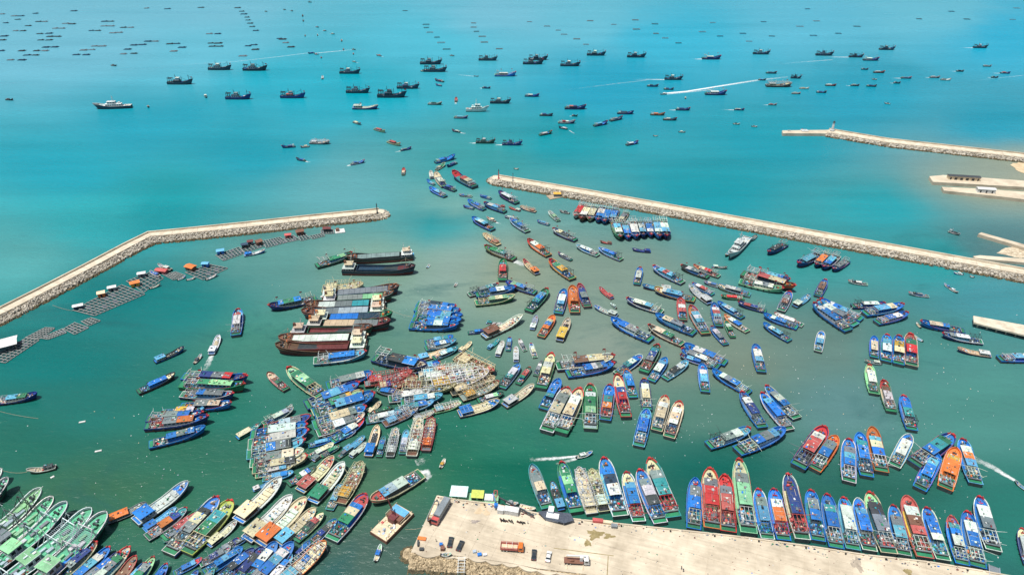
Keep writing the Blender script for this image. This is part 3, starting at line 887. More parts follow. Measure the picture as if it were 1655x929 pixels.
ORD = ['first', 'second', 'third', 'fourth', 'fifth', 'sixth', 'seventh', 'eighth', 'ninth', 'tenth', 'eleventh', 'twelfth', 'thirteenth',
       'fourteenth', 'fifteenth', 'sixteenth', 'seventeenth', 'eighteenth', 'nineteenth', 'twentieth', 'twenty-first', 'twenty-second',
       'twenty-third', 'twenty-fourth', 'twenty-fifth', 'twenty-sixth', 'twenty-seventh', 'twenty-eighth', 'twenty-ninth', 'thirtieth']

def parse_opts(words):
    o = {}
    for w in words:
        key, val = w.split('=') if '=' in w else (w, '1')
        if key in ('w', 'ra', 'rb', 'tf', 'fb', 'sheer', 'll'): val = float(val)
        if key in ('a', 'open', 'rack'): val = val == '1'
        o[key] = val
    if o.get('t') == '-' : o['t'] = None
    return o

def hexrand(s): 
    v = 7
    for ch in s: v = (v * 131 + ord(ch)) % 1000003
    return v

WAKES = []
def launch(fleet):
    cluster = None; groups = []
    for line in fleet.strip().splitlines():
        line = line.strip()
        if not line: continue
        if line[0] == '#':
            phrase, axis, group = [q.strip() for q in line[1:].split('|')]
            cluster = {'bf': 1.18 if ('big left' in phrase or 'lower left pack' in phrase or 'pale central' in phrase or 'crane barge' in phrase) else 1.0, 'phrase': phrase, 'axis': axis, 'group': group, 'boats': []}; groups.append(cluster)
            continue
        p = line.split()
        kind = p[0]
        if ',' in p[2]:
            bx, by = map(float, p[1].split(',')); sx, sy = map(float, p[2].split(','))
        else:                                   # centre, length and side the bow points to
            cx, cy = map(float, p[1].split(',')); d = p[2][-1]; ln_ = float(p[2][:-1])
            q = {'r': (1, -.02), 'l': (-1, .02), 'u': (.05, -.45), 'd': (.05, .45), 'e': (.9, -.22), 'q': (-.9, -.22), 'z': (-.85, .22), 'c': (.85, .22)}[d]
            bx, by, sx, sy = cx + q[0] * ln_ / 2, cy + q[1] * ln_ / 2, cx - q[0] * ln_ / 2, cy - q[1] * ln_ / 2
        hull = p[3]; roofs = p[4]; o = parse_opts(p[5:])
        cluster['boats'].append((kind, bx, by, sx, sy, hull, roofs, o, line))
    seen = {}
    for c in groups:
        c['boats'].sort(key=lambda b: (b[1] + b[3]) if c['axis'] == 'left' else (b[2] + b[4]))
        n = len(c['boats'])
        for i, (kind, bx, by, sx, sy, hull, roofs, o, line) in enumerate(c['boats']):
            rng = random.Random(hexrand(line))
            big = abs(bx - sx) + abs(by - sy) > 14
            hb = {'K': 5.0, 'S': 5.5, 'M': 1.0}.get(kind, 3.4); hs = {'K': 3, 'S': 2.5, 'M': .6}.get(kind, 1.5)
            lite = by < 300 or not big
            if lite and kind != 'K': hb, hs = 1.8, 1.2
            b_, s_ = at(bx, by, hb), at(sx, sy, hs); b_.z = s_.z = 0
            if o.get('far'): pass
            L = (b_ - s_).length
            f = {'F': .2, 'T': .25, 'C': .235, 'L': .24, 'S': .23, 'K': .185, 'M': .27, 'P': .17}[kind]
            B = c.get('bf', 1.0) * o.get('w', max(1.6, min(f * L, {'K': 9.8, 'S': 11.0}.get(kind, 7.2))))
            mid = (b_ + s_) / 2; rz = math.atan2(b_.y - s_.y, b_.x - s_.x)
            root = empty(NAME[kind], (mid.x, mid.y, 0), rz)
            o_lite[0] = lite and by < 300; JITTER[0] = random.Random(hexrand(line[::-1])); JITTER[1] = {}
            BUILD[kind](root, L, B, hull, roofs, o, rng, lite)
            JITTER[0] = None; o_lite[0] = False
            k1 = ORD[i] if i < len(ORD) else str(i + 1) + 'th'
            where = ('%s from %s' % (k1, c['axis'])) if n > 1 else ''
            if i == 0 and n > 1: where = {'left': 'leftmost', 'top': 'topmost'}[c['axis']]
            if i == n - 1 and n > 2: where = {'left': 'rightmost', 'top': 'lowest'}[c['axis']]
            rs = roofs[0] if len(roofs) == 1 or roofs[0] == roofs[1] else roofs
            if roofs == '-': desc = '%s %s' % (WORD[hull], SAY[kind])
            else:
                rw = WORD[roofs[0]] if len(set(roofs)) == 1 else WORD[roofs[0]] + ' and ' + WORD[[q for q in roofs if q != roofs[0]][0]]
                desc = '%s %s with %s' % (WORD[hull], SAY[kind], ROOFSAY[kind].format(rw))
            full = '%s, %s %s' % (desc, where, c['phrase']) if where else '%s %s' % (desc, c['phrase'])
            if len(full.split()) > 16:
                full = '%s %s, %s %s' % (WORD[hull], SAY[kind], where, c['phrase'])
            tag(root, full, CATG[kind], c['group'])
            if 'wake' in o: WAKES.append((root, L, B, float(o['wake'])))
FLEET = '''
# in the quay row | left | boats moored at the quay
T 859,749 885,821 B EC t=- d=E r=T f=E g=-
C 892,773 908,823 L L d=K hd=K wall=L f=L
T 907,746 932,828 B GMG r=G f=G t=R g=- c=b
L 935,754 957,830 C C fr=W
L 956,756 977,826 C W
T 975,741 1003,835 B BDW f=B r=W d=L c=m g=- wall=B
T 1012,762 1033,843 B LBB f=C r=W t=R c=r g=R
T 1033,759 1068,846 B EWK f=B g=B c=m
T 1049,742 1088,837 G ETT r=T f=C t=R tf=.85 c=r g=R
T 1124,772 1121,855 B EB f=B r=B t=- g=W a=0
T 1147,758 1151,855 O ERR f=C t=R tf=.8 d=P c=r g=P wall=C a=0
T 1171,768 1177,860 X EPP r=R f=R t=R d=X c=r g=P wall=P a=0
T 1193,744 1210,863 M EMM f=C t=R tf=.9 d=M r=M g=W a=0 w=7 wall=K
T 1225,789 1241,871 B EL f=B c=b g=B
T 1250,789 1267,873 B WO f=B c=r g=R
T 1272,768 1297,873 N NN r=W f=N d=C t=R tf=.95 c=r g=P w=6.4
T 1310,791 1323,874 B EB g=- c=b
T 1336,798 1352,886 B TB g=W
T 1363,803 1379,888 L WW f=B g=W c=b
T 1386,804 1406,890 B LBB g=E
T 1404,796 1437,895 G KE f=M r=C c=r g=W d=Z
T 1443,815 1462,897 B EL r=W g=W a=1
T 1464,802 1495,902 P WUP f=P r=P g=W d=Y c=r
T 1497,819 1525,905 B BBW g=- c=b
T 1537,832 1556,912 B TBW f=P t=P tf=.8 c=b
T 1562,826 1581,917 B WB g=W a=1
T 1582,802 1606,890 B WE r=W g=W a=1 c=k
T 1653,850 1664,912 N W f=C t=R
# in the row beyond the quay row | left | boats in the second row off the quay
T 1333,691 1289,755 N WPP f=R t=R tf=.8 r=B c=k g=E wall=X
T 1352,704 1316,759 O EB f=O d=O r=O t=- s=G g=W c=m
T 1372,709 1372,779 B ELB g=W a=0
T 1389,699 1401,770 B TBB g=E
T 1409,690 1425,763 O LCB f=O r=O d=O t=- g=W
T 1471,701 1445,753 L WW f=B r=W g=C
T 1540,704 1476,751 N GTB f=B g=W a=1
T 1515,733 1486,790 B LBB f=B t=- g=-
T 1545,724 1527,790 O YOO f=O d=O r=O t=- g=- c=m wall=O
T 1555,709 1577,782 B WOL r=L g=W a=1
# in the slanting column at right | top | boats in the right-hand column
T 1405,588 1413,636 M WW f=C g=E d=M
T 1428,613 1441,665 G UW f=R t=R tf=.85 d=C
T 1460,638 1474,695 B BT g=K
# in the tight row of four | left | row of four boats at right
T 1414,541 1413,577 B CC g=-
T 1434,540 1432,584 B LW g=- 
T 1453,542 1452,589 B YC g=-
T 1471,540 1473,592 U GR f=P r=C g=- c=r
# near the pile pier | left | boats near the pile pier
M 1396,583 1424,588 W W ra=.12
M 1477,542 1491,551 T -
M 1481,520 1488,529 W -
T 1487,518 1559,535 B CCB r=N t=R g=- d=K
T 1523,537 1588,552 N EWW f=B d=D c=k g=K
C 1548,559 1602,573 N W d=C
T 1685,574 1614,579 B WL d=B
# in the right-hand raft | left | boats rafted right of centre
T 1314,490 1372,535 B WBB t=R g=W a=1
T 1320,486 1384,526 L WE t=R g=E
T 1325,483 1393,517 B WBL t=R g=W a=1
T 1432,488 1377,494 N WW g=K
T 1461,492 1396,507 B CL g=W
T 1468,504 1416,521 B WB g=W
T 1335,450 1321,478 B U g=- f=B t=R
C 1310,473 1284,494 L W d=L
T 1277,470 1262,502 B EU g=E d=E
T 1329,533 1322,567 B WL t=- g=-
# below the right breakwater | left | boats below the right breakwater
T 1289,426 1325,411 N L m=W fb=1.5
T 1319,427 1339,410 N O m=C d=C
T 1331,431 1353,413 N BL m=W
T 1347,433 1370,421 N E m=K
T 1241,406 1270,394 N K m=K d=K
P 1177,415 1208,386 W W w=6
M 1172,414 1180,407 K -
M 1213,389 1222,381 W -
T 1372,449 1403,458 W KW m=W d=C g=-
T 1470,468 1502,477 W KE d=W g=- 
M 1526,458 1536,466 B B
M 1549,473 1535,466 K W
M 1541,440 1556,443 B W
M 1568,443 1574,446 K -
T 1554,374 1533,372 E K d=C m=K
# scattered in the right harbour | left | boats scattered in the right half
T 1221,555 1231,601 B WWL g=- t=-
T 1135,586 1140,633 B WLL g=- t=-
T 1151,596 1212,635 B WEB g=W a=1
T 1198,632 1233,691 B WN f=N t=R c=b g=E
T 1237,622 1289,676 B EWB g=W a=1 t=R
T 1230,634 1276,695 B LBB g=E a=1 d=E
T 1213,691 1144,720 L WE r=B g=K
T 1269,693 1191,730 B LEB g=W a=1
T 1106,555 1174,587 B WB g=W a=1
T 1101,562 1162,593 B EW t=R g=W
T 1099,570 1150,590 N LB t=R g=-
T 1112,581 1074,611 L WK f=L t=- g=-
# in the knot right of centre | left | boats knotted right of centre
T 1035,430 1029,459 B WW g=- 
T 1055,429 1104,457 B LPL t=R g=K
C 1038,458 1086,467 N W d=L f=B
T 1057,465 1123,485 N WLL r=Y d=Y f=C g=E t=-
T 1070,461 1100,472 L SW g=W t=-
T 1100,480 1104,517 P PWP f=P t=- g=-
T 1116,494 1141,540 B LWL f=O r=O t=R tf=.7 c=b
T 1059,507 1123,539 B CE d=K f=B t=- g=- c=k
T 1154,488 1162,527 B WPL f=B t=- g=W
T 1150,524 1174,556 B WE t=R g=-
T 1174,514 1185,544 G WG t=O tf=.8 g=-
T 1171,506 1209,535 C WB f=O t=O c=c g=-
T 1160,485 1201,513 B LWL g=K t=-
C 1114,458 1148,490 L W d=W hd=W
T 1119,454 1153,475 B WP t=R
T 1160,458 1213,476 C WWE d=Y r=L g=L
T 1138,450 1168,463 N WB f=B t=-
T 1267,467 1195,455 M WEW f=G d=W wall=W m=W
T 1286,465 1199,443 X CCP f=O d=C m=P c=r
T 1278,450 1222,440 N BL d=N m=R c=b
T 1100,427 1145,448 K WE d=C m=E fb=1.6
T 1121,426 1163,446 U CR m=K c=r f=O
C 1177,427 1152,429 E W d=E
T 1166,474 1203,481 G R t=R c=r d=C
T 1193,485 1239,502 N PN d=N c=m m=E
T 1234,505 1289,529 B WBB g=E t=-
T 1252,503 1298,525 W WW d=T g=-
T 1234,519 1277,550 B WLL t=- g=K
T 987,514 1053,550 B BE t=- g=W a=1 c=k
T 1047,524 1104,556 K CG d=C c=m g=- r=C
T 1012,481 1071,504 N WWL r=W t=R g=W d=L
C 960,490 998,509 B W d=W f=B
M 986,489 996,498 W W
# in mid harbour | left | boats in the middle of the harbour
T 813,418 812,453 G TRR t=- d=P c=r g=-
T 817,453 866,473 N MLB m=K c=b t=-
T 835,463 769,477 B BWB c=b g=E
T 833,477 768,490 G MCM r=C f=M g=C t=-
T 806,457 757,476 D TE g=K c=k d=K
T 885,466 854,503 Z LBT r=G f=G d=G g=K t=R
T 912,467 902,507 B WWL f=B t=- g=-
T 925,462 929,506 O OOO f=O d=O r=O wall=O t=- g=- c=r
T 936,458 950,496 N NE f=P r=P g=- c=k d=N
C 867,505 860,531 E W d=S
T 895,508 874,544 O CBO f=O d=O r=O t=- g=- c=r
C 919,512 904,550 C Y hd=K d=C rb=.5
C 969,460 990,481 N P d=P c=r
T 888,419 926,451 N GY d=Y r=Y f=R t=R g=K c=k
C 846,417 869,442 N O d=C f=P t=R c=r
T 902,404 924,419 N WE d=E c=k
C 845,510 781,544 W U d=W hd=C wall=U w=5.5
C 812,518 786,519 L T d=W
T 788,528 756,536 N NB c=b g=-
# in the small central fan | left | fan of boats at centre
C 807,542 789,562 T L d=T
C 813,546 804,574 W W d=W rb=.6
T 824,540 821,565 B LE g=-
T 839,543 849,565 W WE g=- d=E
C 834,555 834,583 W W d=W hd=C rb=.5
T 858,550 865,576 B WC g=- c=c
T 839,586 811,626 L WWT d=T g=K f=B t=-
T 857,589 837,619 Z PPG d=U g=- t=P
T 877,578 865,605 E WE g=- c=k
C 863,619 815,655 W W hd=C d=C wall=K
T 892,571 874,628 G CWC f=C t=R tf=.85 d=C c=c g=- 
# in the cluster above the quay | left | boats clustered above the quay
T 994,577 899,593 N CCU f=C t=R d=C m=R c=c
T 994,587 916,605 B BEWB t=R c=b g=- d=B
T 904,611 878,661 B BBT f=B t=- g=- c=b
T 918,628 883,698 W EC f=C d=C t=R tf=.85 c=c g=W
T 938,629 906,700 G WC f=C d=C r=G t=R tf=.8 c=c g=W
T 954,622 954,694 G WGGM f=G r=M d=G t=P g=W s=S
T 986,621 978,679 B BTO f=B c=r g=P d=P
T 997,606 1012,675 R CNR f=C t=R tf=.78 d=R r=R c=r g=R w=5.6
T 1012,595 1024,642 B LBB t=O tf=.8 g=-
T 1038,572 996,604 B BWT g=E t=-
T 1064,556 1040,601 Z TNE r=G t=R tf=.85 c=r g=P
T 1077,576 1052,615 B LWW t=- g=-
T 1041,610 1046,662 B WC f=N t=O r=N d=E g=W
T 1046,660 1032,721 B LBB f=B r=L t=- g=W a=0
T 1076,639 1061,696 C WCC f=C d=C r=C t=R tf=.86 c=c g=E
T 1099,648 1081,707 C WCW f=C d=C r=C t=R tf=.88 c=r g=E
# in the pale central raft | left | lamp-frame boats rafted at centre
L 799,600 739,576 U C fr=C d=U w=7 f=P
L 776,598 679,617 C W  fr=W t=-
L 791,603 690,627 C Y  fr=W
L 801,609 728,634 U C fr=C
L 807,615 745,643 X Y fr=C f=C t=P
L 743,592 677,606 U L  fr=W c=r
L 757,586 700,600 C O fr=C c=r
L 667,600 589,619 P PR fr=P c=r f=P
L 676,608 607,627 U NC fr=P c=c
L 738,622 650,627 C U fr=C
C 808,645 741,668 B B d=C hd=C wall=B f=B rb=.3
T 814,630 772,646 Z MW d=C g=- t=-
T 697,628 628,645 W WW d=L g=W wall=L t=- c=b
T 716,636 648,650 L WL d=L g=W c=b t=-
T 605,624 655,637 D BBN r=E f=G t=G c=b g=C
L 746,646 700,663 M L fr=W r=M
T 702,645 640,664 L BT d=E g=W c=c t=-
L 702,660 668,676 E W fr=S c=c fr=W
L 676,655 620,685 S L fr=S c=b
T 650,661 591,679 L SW d=L c=c g=W t=-
T 634,652 594,669 Z GZ d=G g=- t=- 
C 615,643 594,666 C C d=C
T 712,583 655,600 B LB c=r
# above the pale central raft | left | boats above the lamp-frame raft
T 733,540 687,553 B TL g=- t=-
T 738,546 687,562 L BWB d=W g=W t=-
T 740,557 700,578 T LW d=L g=- t=-
C 722,562 675,579 L L d=C
C 762,547 743,566 C C d=C
T 690,592 605,578 N BK d=D f=C t=- m=E c=k r=N
# in the big left raft | top | boats in the big raft left of centre
T 603,601 528,624 B WE t=P g=W a=1
T 582,619 494,656 N BLB f=B t=R g=- c=b
T 588,633 504,666 C YEG f=M t=O c=m g=-
T 607,637 508,670 B BBL f=B t=R c=m g=-
T 593,657 506,688 L ECC f=B t=R d=C c=b g=W
T 590,668 512,700 C EW d=C g=C c=c t=-
T 588,674 535,712 N WB f=R t=R r=B g=- c=b
T 503,671 426,693 B ES f=N t=R d=B r=P g=- c=b
T 498,686 405,704 B WW f=B t=R g=- c=b
T 500,696 401,720 B WWW f=B t=R d=E c=m g=- r=W
T 494,711 399,735 L KEB f=L t=R c=m g=W
T 492,727 404,748 C CE d=C f=C g=E c=c t=-
T 498,736 408,758 C KC d=C f=C g=E c=c t=R
T 476,746 412,766 C LW d=C c=b g=- t=-
C 589,699 556,728 E L d=L
C 591,709 566,736 S W d=W
T 550,713 519,735 Z GG d=G g=E c=m f=G t=-
T 536,703 498,718 B LL c=b g=- t=-
T 539,711 498,738 C CW d=C g=- t=-
T 568,715 545,738 Z GE d=G g=- t=-
M 472,653 462,664 E -
T 560,668 520,684 T LB c=m g=W t=-
T 556,686 520,702 G EG c=m g=- t=-
T 470,722 420,738 B LC c=b g=W t=-
T 575,690 545,708 B BL c=b g=- t=-
C 530,716 505,742 C E d=C
T 474,655 425,685 E SW d=E c=k m=W fb=1.6 t=-
C 421,678 382,706 Z C d=T hd=T rb=.55 wall=G
# in the upright row below the pale raft | left | upright row below the lamp-frame raft
C 610,684 595,736 K B hd=K d=C wall=B
T 620,699 612,736 T BT c=b g=- t=-
L 640,688 630,737 W W fr=W c=b
T 657,690 650,732 L LS g=W c=b t=-
L 678,674 665,737 W W fr=W c=c
L 698,672 688,728 P O fr=P c=c wall=O
# left of the crane barge | left | carriers packed left of the crane barge
C 455,770 384,842 W C hd=C d=W wall=U
C 437,772 408,790 W W d=L wall=W
T 474,758 424,772 L BL c=c g=- t=-
T 510,748 465,781 Z BWG d=T g=- t=-
C 539,735 484,793 C P hd=C d=C wall=X f=P s=B
C 556,745 504,811 W G hd=C d=W wall=U
L 585,744 549,813 U Y fr=C c=c f=C
T 551,777 532,822 L KSL d=G g=- t=- c=c
C 472,799 398,872 W C hd=W d=W wall=U c=c
C 495,803 419,880 C O hd=W d=C wall=O
C 510,818 447,880 C L hd=C d=C wall=W
T 522,823 477,872 G PKZ f=C d=C g=- t=- c=m
T 543,834 502,876 B EKN f=G t=- g=- d=Z
T 592,797 535,872 B BCG f=R t=R tf=.8 d=B r=W g=- c=m w=5.8
T 598,809 682,765 C LSW f=P d=C r=C t=- g=- s=G c=m w=5.6
L 527,873 448,948 U L fr=W r=O d=C f=C
# in the lower left pack | left | boats packed at lower left
C 305,777 218,843 W B hd=W d=W f=B wall=W rb=.27
C 284,815 232,855 L B d=L wall=W
T 302,817 236,868 T NO c=m g=- t=R d=E
T 320,822 263,869 G PPP d=P f=P t=- g=- c=m
T 354,803 272,895 B KCE f=B t=R r=W d=E c=c g=E w=6
T 376,808 300,893 V TG f=V d=V r=V t=R c=m g=C w=6.4 wall=E
C 382,836 336,880 K C d=W hd=C wall=K rb=.4
C 236,808 173,840 K O d=E hd=E wall=E rb=.5
T 385,864 346,893 N KE g=- c=b t=R
T 372,878 322,910 E EN g=E c=m d=E t=-
T 325,896 280,925 B LB f=R t=R g=- c=b
T 392,880 330,925 B BLB g=- c=b t=-
T 410,882 352,935 N BBK g=- c=b t=-
T 425,880 372,945 N KN c=b g=- t=-
T 446,872 396,940 B WWB c=b g=- t=-
T 474,874 405,950 B WLB c=c g=W t=-
T 470,890 430,950 L BW c=c g=W t=-
T 300,845 262,872 T BE c=m g=- t=-
T 335,832 292,868 N EN c=m g=- t=-
T 402,858 372,882 B BE c=b g=- t=-
T 455,850 425,880 B LB c=b g=- t=-
T 500,868 470,905 B BN c=b g=- t=-
T 505,885 470,930 L BW c=c g=W t=-
T 430,905 385,965 B EB c=b g=W t=-
T 378,915 340,960 N KB c=b g=- t=-
T 318,915 290,955 B LE c=b g=- t=-
T 345,912 310,958 T EB c=m g=- t=-
# along the lower left edge | left | wooden boats at the bottom edge
T 135,885 60,950 B BB f=B t=R g=-
T 196,890 110,962 N BE f=N t=R g=- c=b
T 236,905 178,972 B LB f=B t=R g=-
T 157,873 78,948 C NNE f=U t=R d=E g=- ra=.4 rb=.8
T 178,881 100,955 B WLB f=B t=R g=- c=b
T 211,882 125,965 W GEW f=C t=R tf=.8 r=W d=W g=-
T 220,895 160,970 C U f=U r=R t=R d=U g=- rb=.6
T 249,896 192,970 M EG f=M d=M t=R r=M g=-
T 269,906 228,970 B BB f=B t=R g=-
# in the green fleet | left | steel trawlers at lower left
S 4,758 -75,835 W W d=A
S 15,772 -70,852 Z W d=A
S 68,789 -45,890 M W d=M g=K
S 88,803 -30,905 Z E d=A g=K
S 110,811 -18,925 D M d=A g=S
S 150,821 5,945 Z M d=A g=W rack=1
S 174,827 40,960 Z M d=A g=W rack=1
# in the raft of eight | top | raft of eight boats at left
T 402,611 296,610 B REN f=N t=R tf=.85 g=W a=1 w=5.4
T 398,624 292,623 G MMG f=G t=R g=W w=5
T 379,637 293,638 N EEB f=B t=R g=W c=m w=5
T 375,651 292,657 B CE f=W t=R g=- c=m w=5
T 330,659 260,667 L WY f=L t=- g=- c=m w=5
T 330,667 238,677 N BE f=B t=R g=W w=5
T 339,674 235,690 N OE f=B t=R g=P c=r w=5
T 333,689 241,719 B BEB f=B t=- g=- w=5.4 c=m
# lying apart in the harbour | left | lone boats at left
T 60,634 -12,649 N GL d=C g=W c=c t=-
T 283,600 222,633 K BB f=C d=T t=- g=- c=b
C 297,557 249,583 B L d=K hd=K wall=W
T 385,499 381,542 B PWW f=L t=R g=W
C 353,538 341,571 W W hd=C d=W wall=W wake=1.2
M 326,573 314,587 S K
T 432,599 463,629 X CUG f=C t=- g=- d=P c=r
T 465,595 520,640 G GMG f=M r=C d=G t=R g=C c=m
T 593,569 507,584 L BBB d=W r=W g=W a=1 t=R
M 44,763 91,755 C K ra=.1
M 719,741 712,755 C Y
M 958,731 932,739 B W wake=1.6
M 1640,776 1660,792 K - wake=1.5
M 616,880 607,906 M B ra=.3
M 694,425 690,431 D -
M 738,455 735,461 T -
# in the all-blue pack | top | blue boats below the cargo ships
T 738,495 674,491 B BD t=R c=b g=W a=1
T 745,503 671,499 B BB t=R c=b g=W
T 748,511 670,508 B LB t=- c=b g=W
T 746,519 667,516 B BLB t=- c=b g=-
T 742,525 662,527 B BWB t=- c=m g=-
# among the cargo ships | top | cargo ships and their neighbours
T 570,408 511,430 Z MG d=G f=G t=R g=W a=1 m=W
K 560,414 667,411 K E f=U d=K r=K
K 672,430 554,434 D D open=1 d=K r=K f=X
L 588,459 521,467 C C fr=C w=9
K 646,462 521,477 D E f=U d=K r=U
K 636,474 523,485 Z EM f=U r=E d=K
K 493,491 622,490 K TEW f=U r=U d=K
K 486,502 622,501 D SE f=U r=U d=K fn=O
K 635,506 508,515 Z BD f=G r=G d=K
K 632,519 497,524 K CE f=X r=X d=K
K 603,528 472,536 Z XXP f=U r=U open=1 d=K
K 449,545 592,546 K W f=U r=U d=K
K 444,557 592,559 X XK f=U r=U open=1 d=K
T 433,495 512,483 N BGB f=N t=R m=W d=K
# in the harbour channel | top | boats in the harbour channel
T 722,268 738,262 N N t=-
T 690,290 702,298 B L t=-
T 748,328 766,336 N B t=-
T 815,345 838,352 N W t=-
T 868,352 888,362 B L t=-
T 736,253 703,262 B NB c=m t=-
T 719,264 705,274 G GC m=E t=-
C 696,276 698,288 K W
T 704,283 718,302 C WW m=W t=-
T 694,301 720,317 B BL t=-
T 711,297 736,308 N BN t=-
T 732,283 768,303 N PC f=R t=R tf=.8 c=r
T 741,310 763,316 N BT t=-
T 775,311 794,320 B BB t=-
T 806,308 836,328 N WW m=W t=-
T 756,321 783,338 B TB t=-
T 782,326 817,342 N WL t=R
C 800,326 816,333 U P d=P
C 822,330 841,339 P W d=P
L 840,330 866,341 N P fr=C
T 763,350 797,371 B LWL t=- g=K
M 786,352 801,358 U C wake=.8
T 824,351 853,374 B BTB m=W t=-
L 781,375 807,395 X P fr=C c=r
T 783,397 832,419 U GGT f=G d=G m=E wake=.6
T 893,368 931,388 N CK m=K f=W
T 853,386 887,413 U WO f=R t=R tf=.8 r=O g=K d=O
T 887,338 903,356 W EM d=M t=- g=W
T 931,393 967,412 L WW t=- g=W
T 967,398 1005,419 B BBB t=- g=K
C 970,385 989,392 U U d=P c=r
C 1022,398 1052,405 N N d=N c=c
M 904,341 920,345 K K
# in the breakwater rows | left | boats moored under the breakwater
T 929,349 944,330 W R m=W c=r
T 939,354 954,333 U WC m=W
T 952,354 963,334 C CC m=C
T 966,356 976,335 B BW m=W
T 976,358 986,337 B BB m=W
T 988,357 996,338 N LB m=W
T 1001,357 1013,343 C CE m=W
T 1003,384 993,358 G WL m=W
T 1016,384 1008,361 B BL m=W
T 1029,383 1020,358 B WW m=W
T 1041,381 1033,358 N LW m=W
T 1053,380 1045,358 B WB m=W
T 1066,383 1059,357 B WL m=W
T 1078,383 1069,356 N LW m=W
# on open water at left | left | boats on the open water at left
P 182,173 62l D W
F 292,134 42r D D
F 356,111 38r D D
F 413,112 40r D D
F 386,158 42r N D
F 474,156 41r N P
T 503,85 11l N B wake=9
M 332,155 7d W W wake=1
M 239,171 5d K -
M 184,105 9r K K
T 15,160 12r K K
T 466,236 23l N N d=K m=N
M 492,236 15l E C
L 517,230 33r E W fr=W
T 486,257 17q D B wake=.7
T 578,262 26e B LB wake=.5
# on open water above the channel | left | boats above the channel
T 521,125 10u E W
F 566,117 34r D D
F 579,148 39r D D
F 634,155 48r D D
F 660,141 37r D N
C 591,174 42r N W d=W
F 697,102 36r D D
F 704,114 38r D D
M 686,114 12r K K
T 710,130 16q D P
T 709,137 11q N W
T 703,167 23r Z Z
T 737,161 14u P P wake=.8
P 772,178 38r W W
T 745,189 23r N L
F 809,165 34r D D
T 786,141 14r D D wake=.5
T 737,211 15q D W wake=1
F 785,229 32r Z Z wake=.5
F 828,232 33r N N wake=.5
T 577,198 14c E C
T 614,210 20c C P d=P
T 637,231 24c C P d=P
T 656,240 20e N E wake=.6
T 652,277 23u U C f=R
M 770,122 7r W - wake=5
M 835,271 7r K -
# on open water at centre right | left | boats beyond the right breakwater
F 789,96 31r D D
T 817,121 35r B W m=W
F 862,102 34r D D
F 870,95 32r D D
T 860,154 24r N W
F 922,105 33r D D
F 964,88 31r D D
F 1029,91 31r D D
T 883,185 22r D N
T 882,215 23e Z W
T 930,174 35r N NP t=R
T 916,197 28r N WR
T 929,186 10r Z K wake=.6
T 910,206 16q D W
T 971,200 25e N L
T 996,192 23e D E
T 1011,182 27r N D
T 1063,184 24r U O
T 1083,192 23r D W
T 1104,176 24r N N wake=.6
T 1022,231 22e N W m=W
M 1060,218 7r W -
M 1103,212 11r W W
M 1108,157 7u W W
# on open water at upper right | left | boats on the open water at upper right
T 1150,94 31r N W m=W wake=.6
F 1231,86 28r D D
F 1089,127 30r D D wake=2
T 1055,138 19r D Z
T 1081,143 17r D N
M 1072,151 11l W W wake=11
T 1157,151 35r N W m=W
T 1232,128 13r D L
T 1247,117 18r D D
L 1259,138 42r U W fr=W
F 1287,125 18r D D
T 1195,176 17r N W wake=1.5
M 1191,199 11r K K
M 1220,203 9r K K
T 1249,168 14r D P wake=1
T 1300,142 16r W C
T 1287,150 15r D W
T 1328,148 17r D N
T 1343,137 18r X W
F 1333,88 29r D D
T 1382,137 15r D W wake=.8
F 1384,91 24r D D wake=2
T 1408,96 26r N W m=W
T 1398,111 12r D D
T 1421,116 19r X W
M 1414,127 8r K K
T 1409,138 17r D N
# near the top right corner | left | boats near the top right corner
F 1434,79 26r D D
T 1450,133 12r D Z wake=1
T 1465,125 18r N L wake=1
M 1434,166 10q K K
T 1511,124 17r D W wake=.6
T 1529,128 17r W E
T 1552,114 13r D D wake=1
F 1585,76 24r D D wake=1
T 1596,106 14r E E
T 1608,124 12r D D wake=.8
T 1625,117 17r N P wake=1
# among the tiny top boats | left | tiny far boats at the top
M 493,57 5u K K
M 513,56 5u K K
M 513,43 5r K W wake=.8
M 525,49 5r K W wake=.8
M 538,54 6r K W wake=.8
M 552,65 6u K P
M 555,79 5u W P
M 489,25 5u W K
M 490,33 5u W K
M 501,3 6r W K
M 472,17 4r K K
M 460,15 4r K K
M 430,18 4r K K
M 519,92 5u W P
M 512,87 7r W P
M 572,79 6r K K
M 571,86 5u K P
M 572,99 7q W W wake=1
M 612,89 9q D P wake=.7
M 731,89 7r K K
# beside the fish rafts | left | boats beside the fish rafts
C 428,400 394,411 B B d=W f=W wall=B
M 256,430 277,437 S W d=E
M 260,459 242,466 W - d=W
M 243,440 258,447 B B
M 300,446 287,452 B -
M 316,448 302,452 Z -
M 352,443 333,452 W - d=W
'''
launch(FLEET)
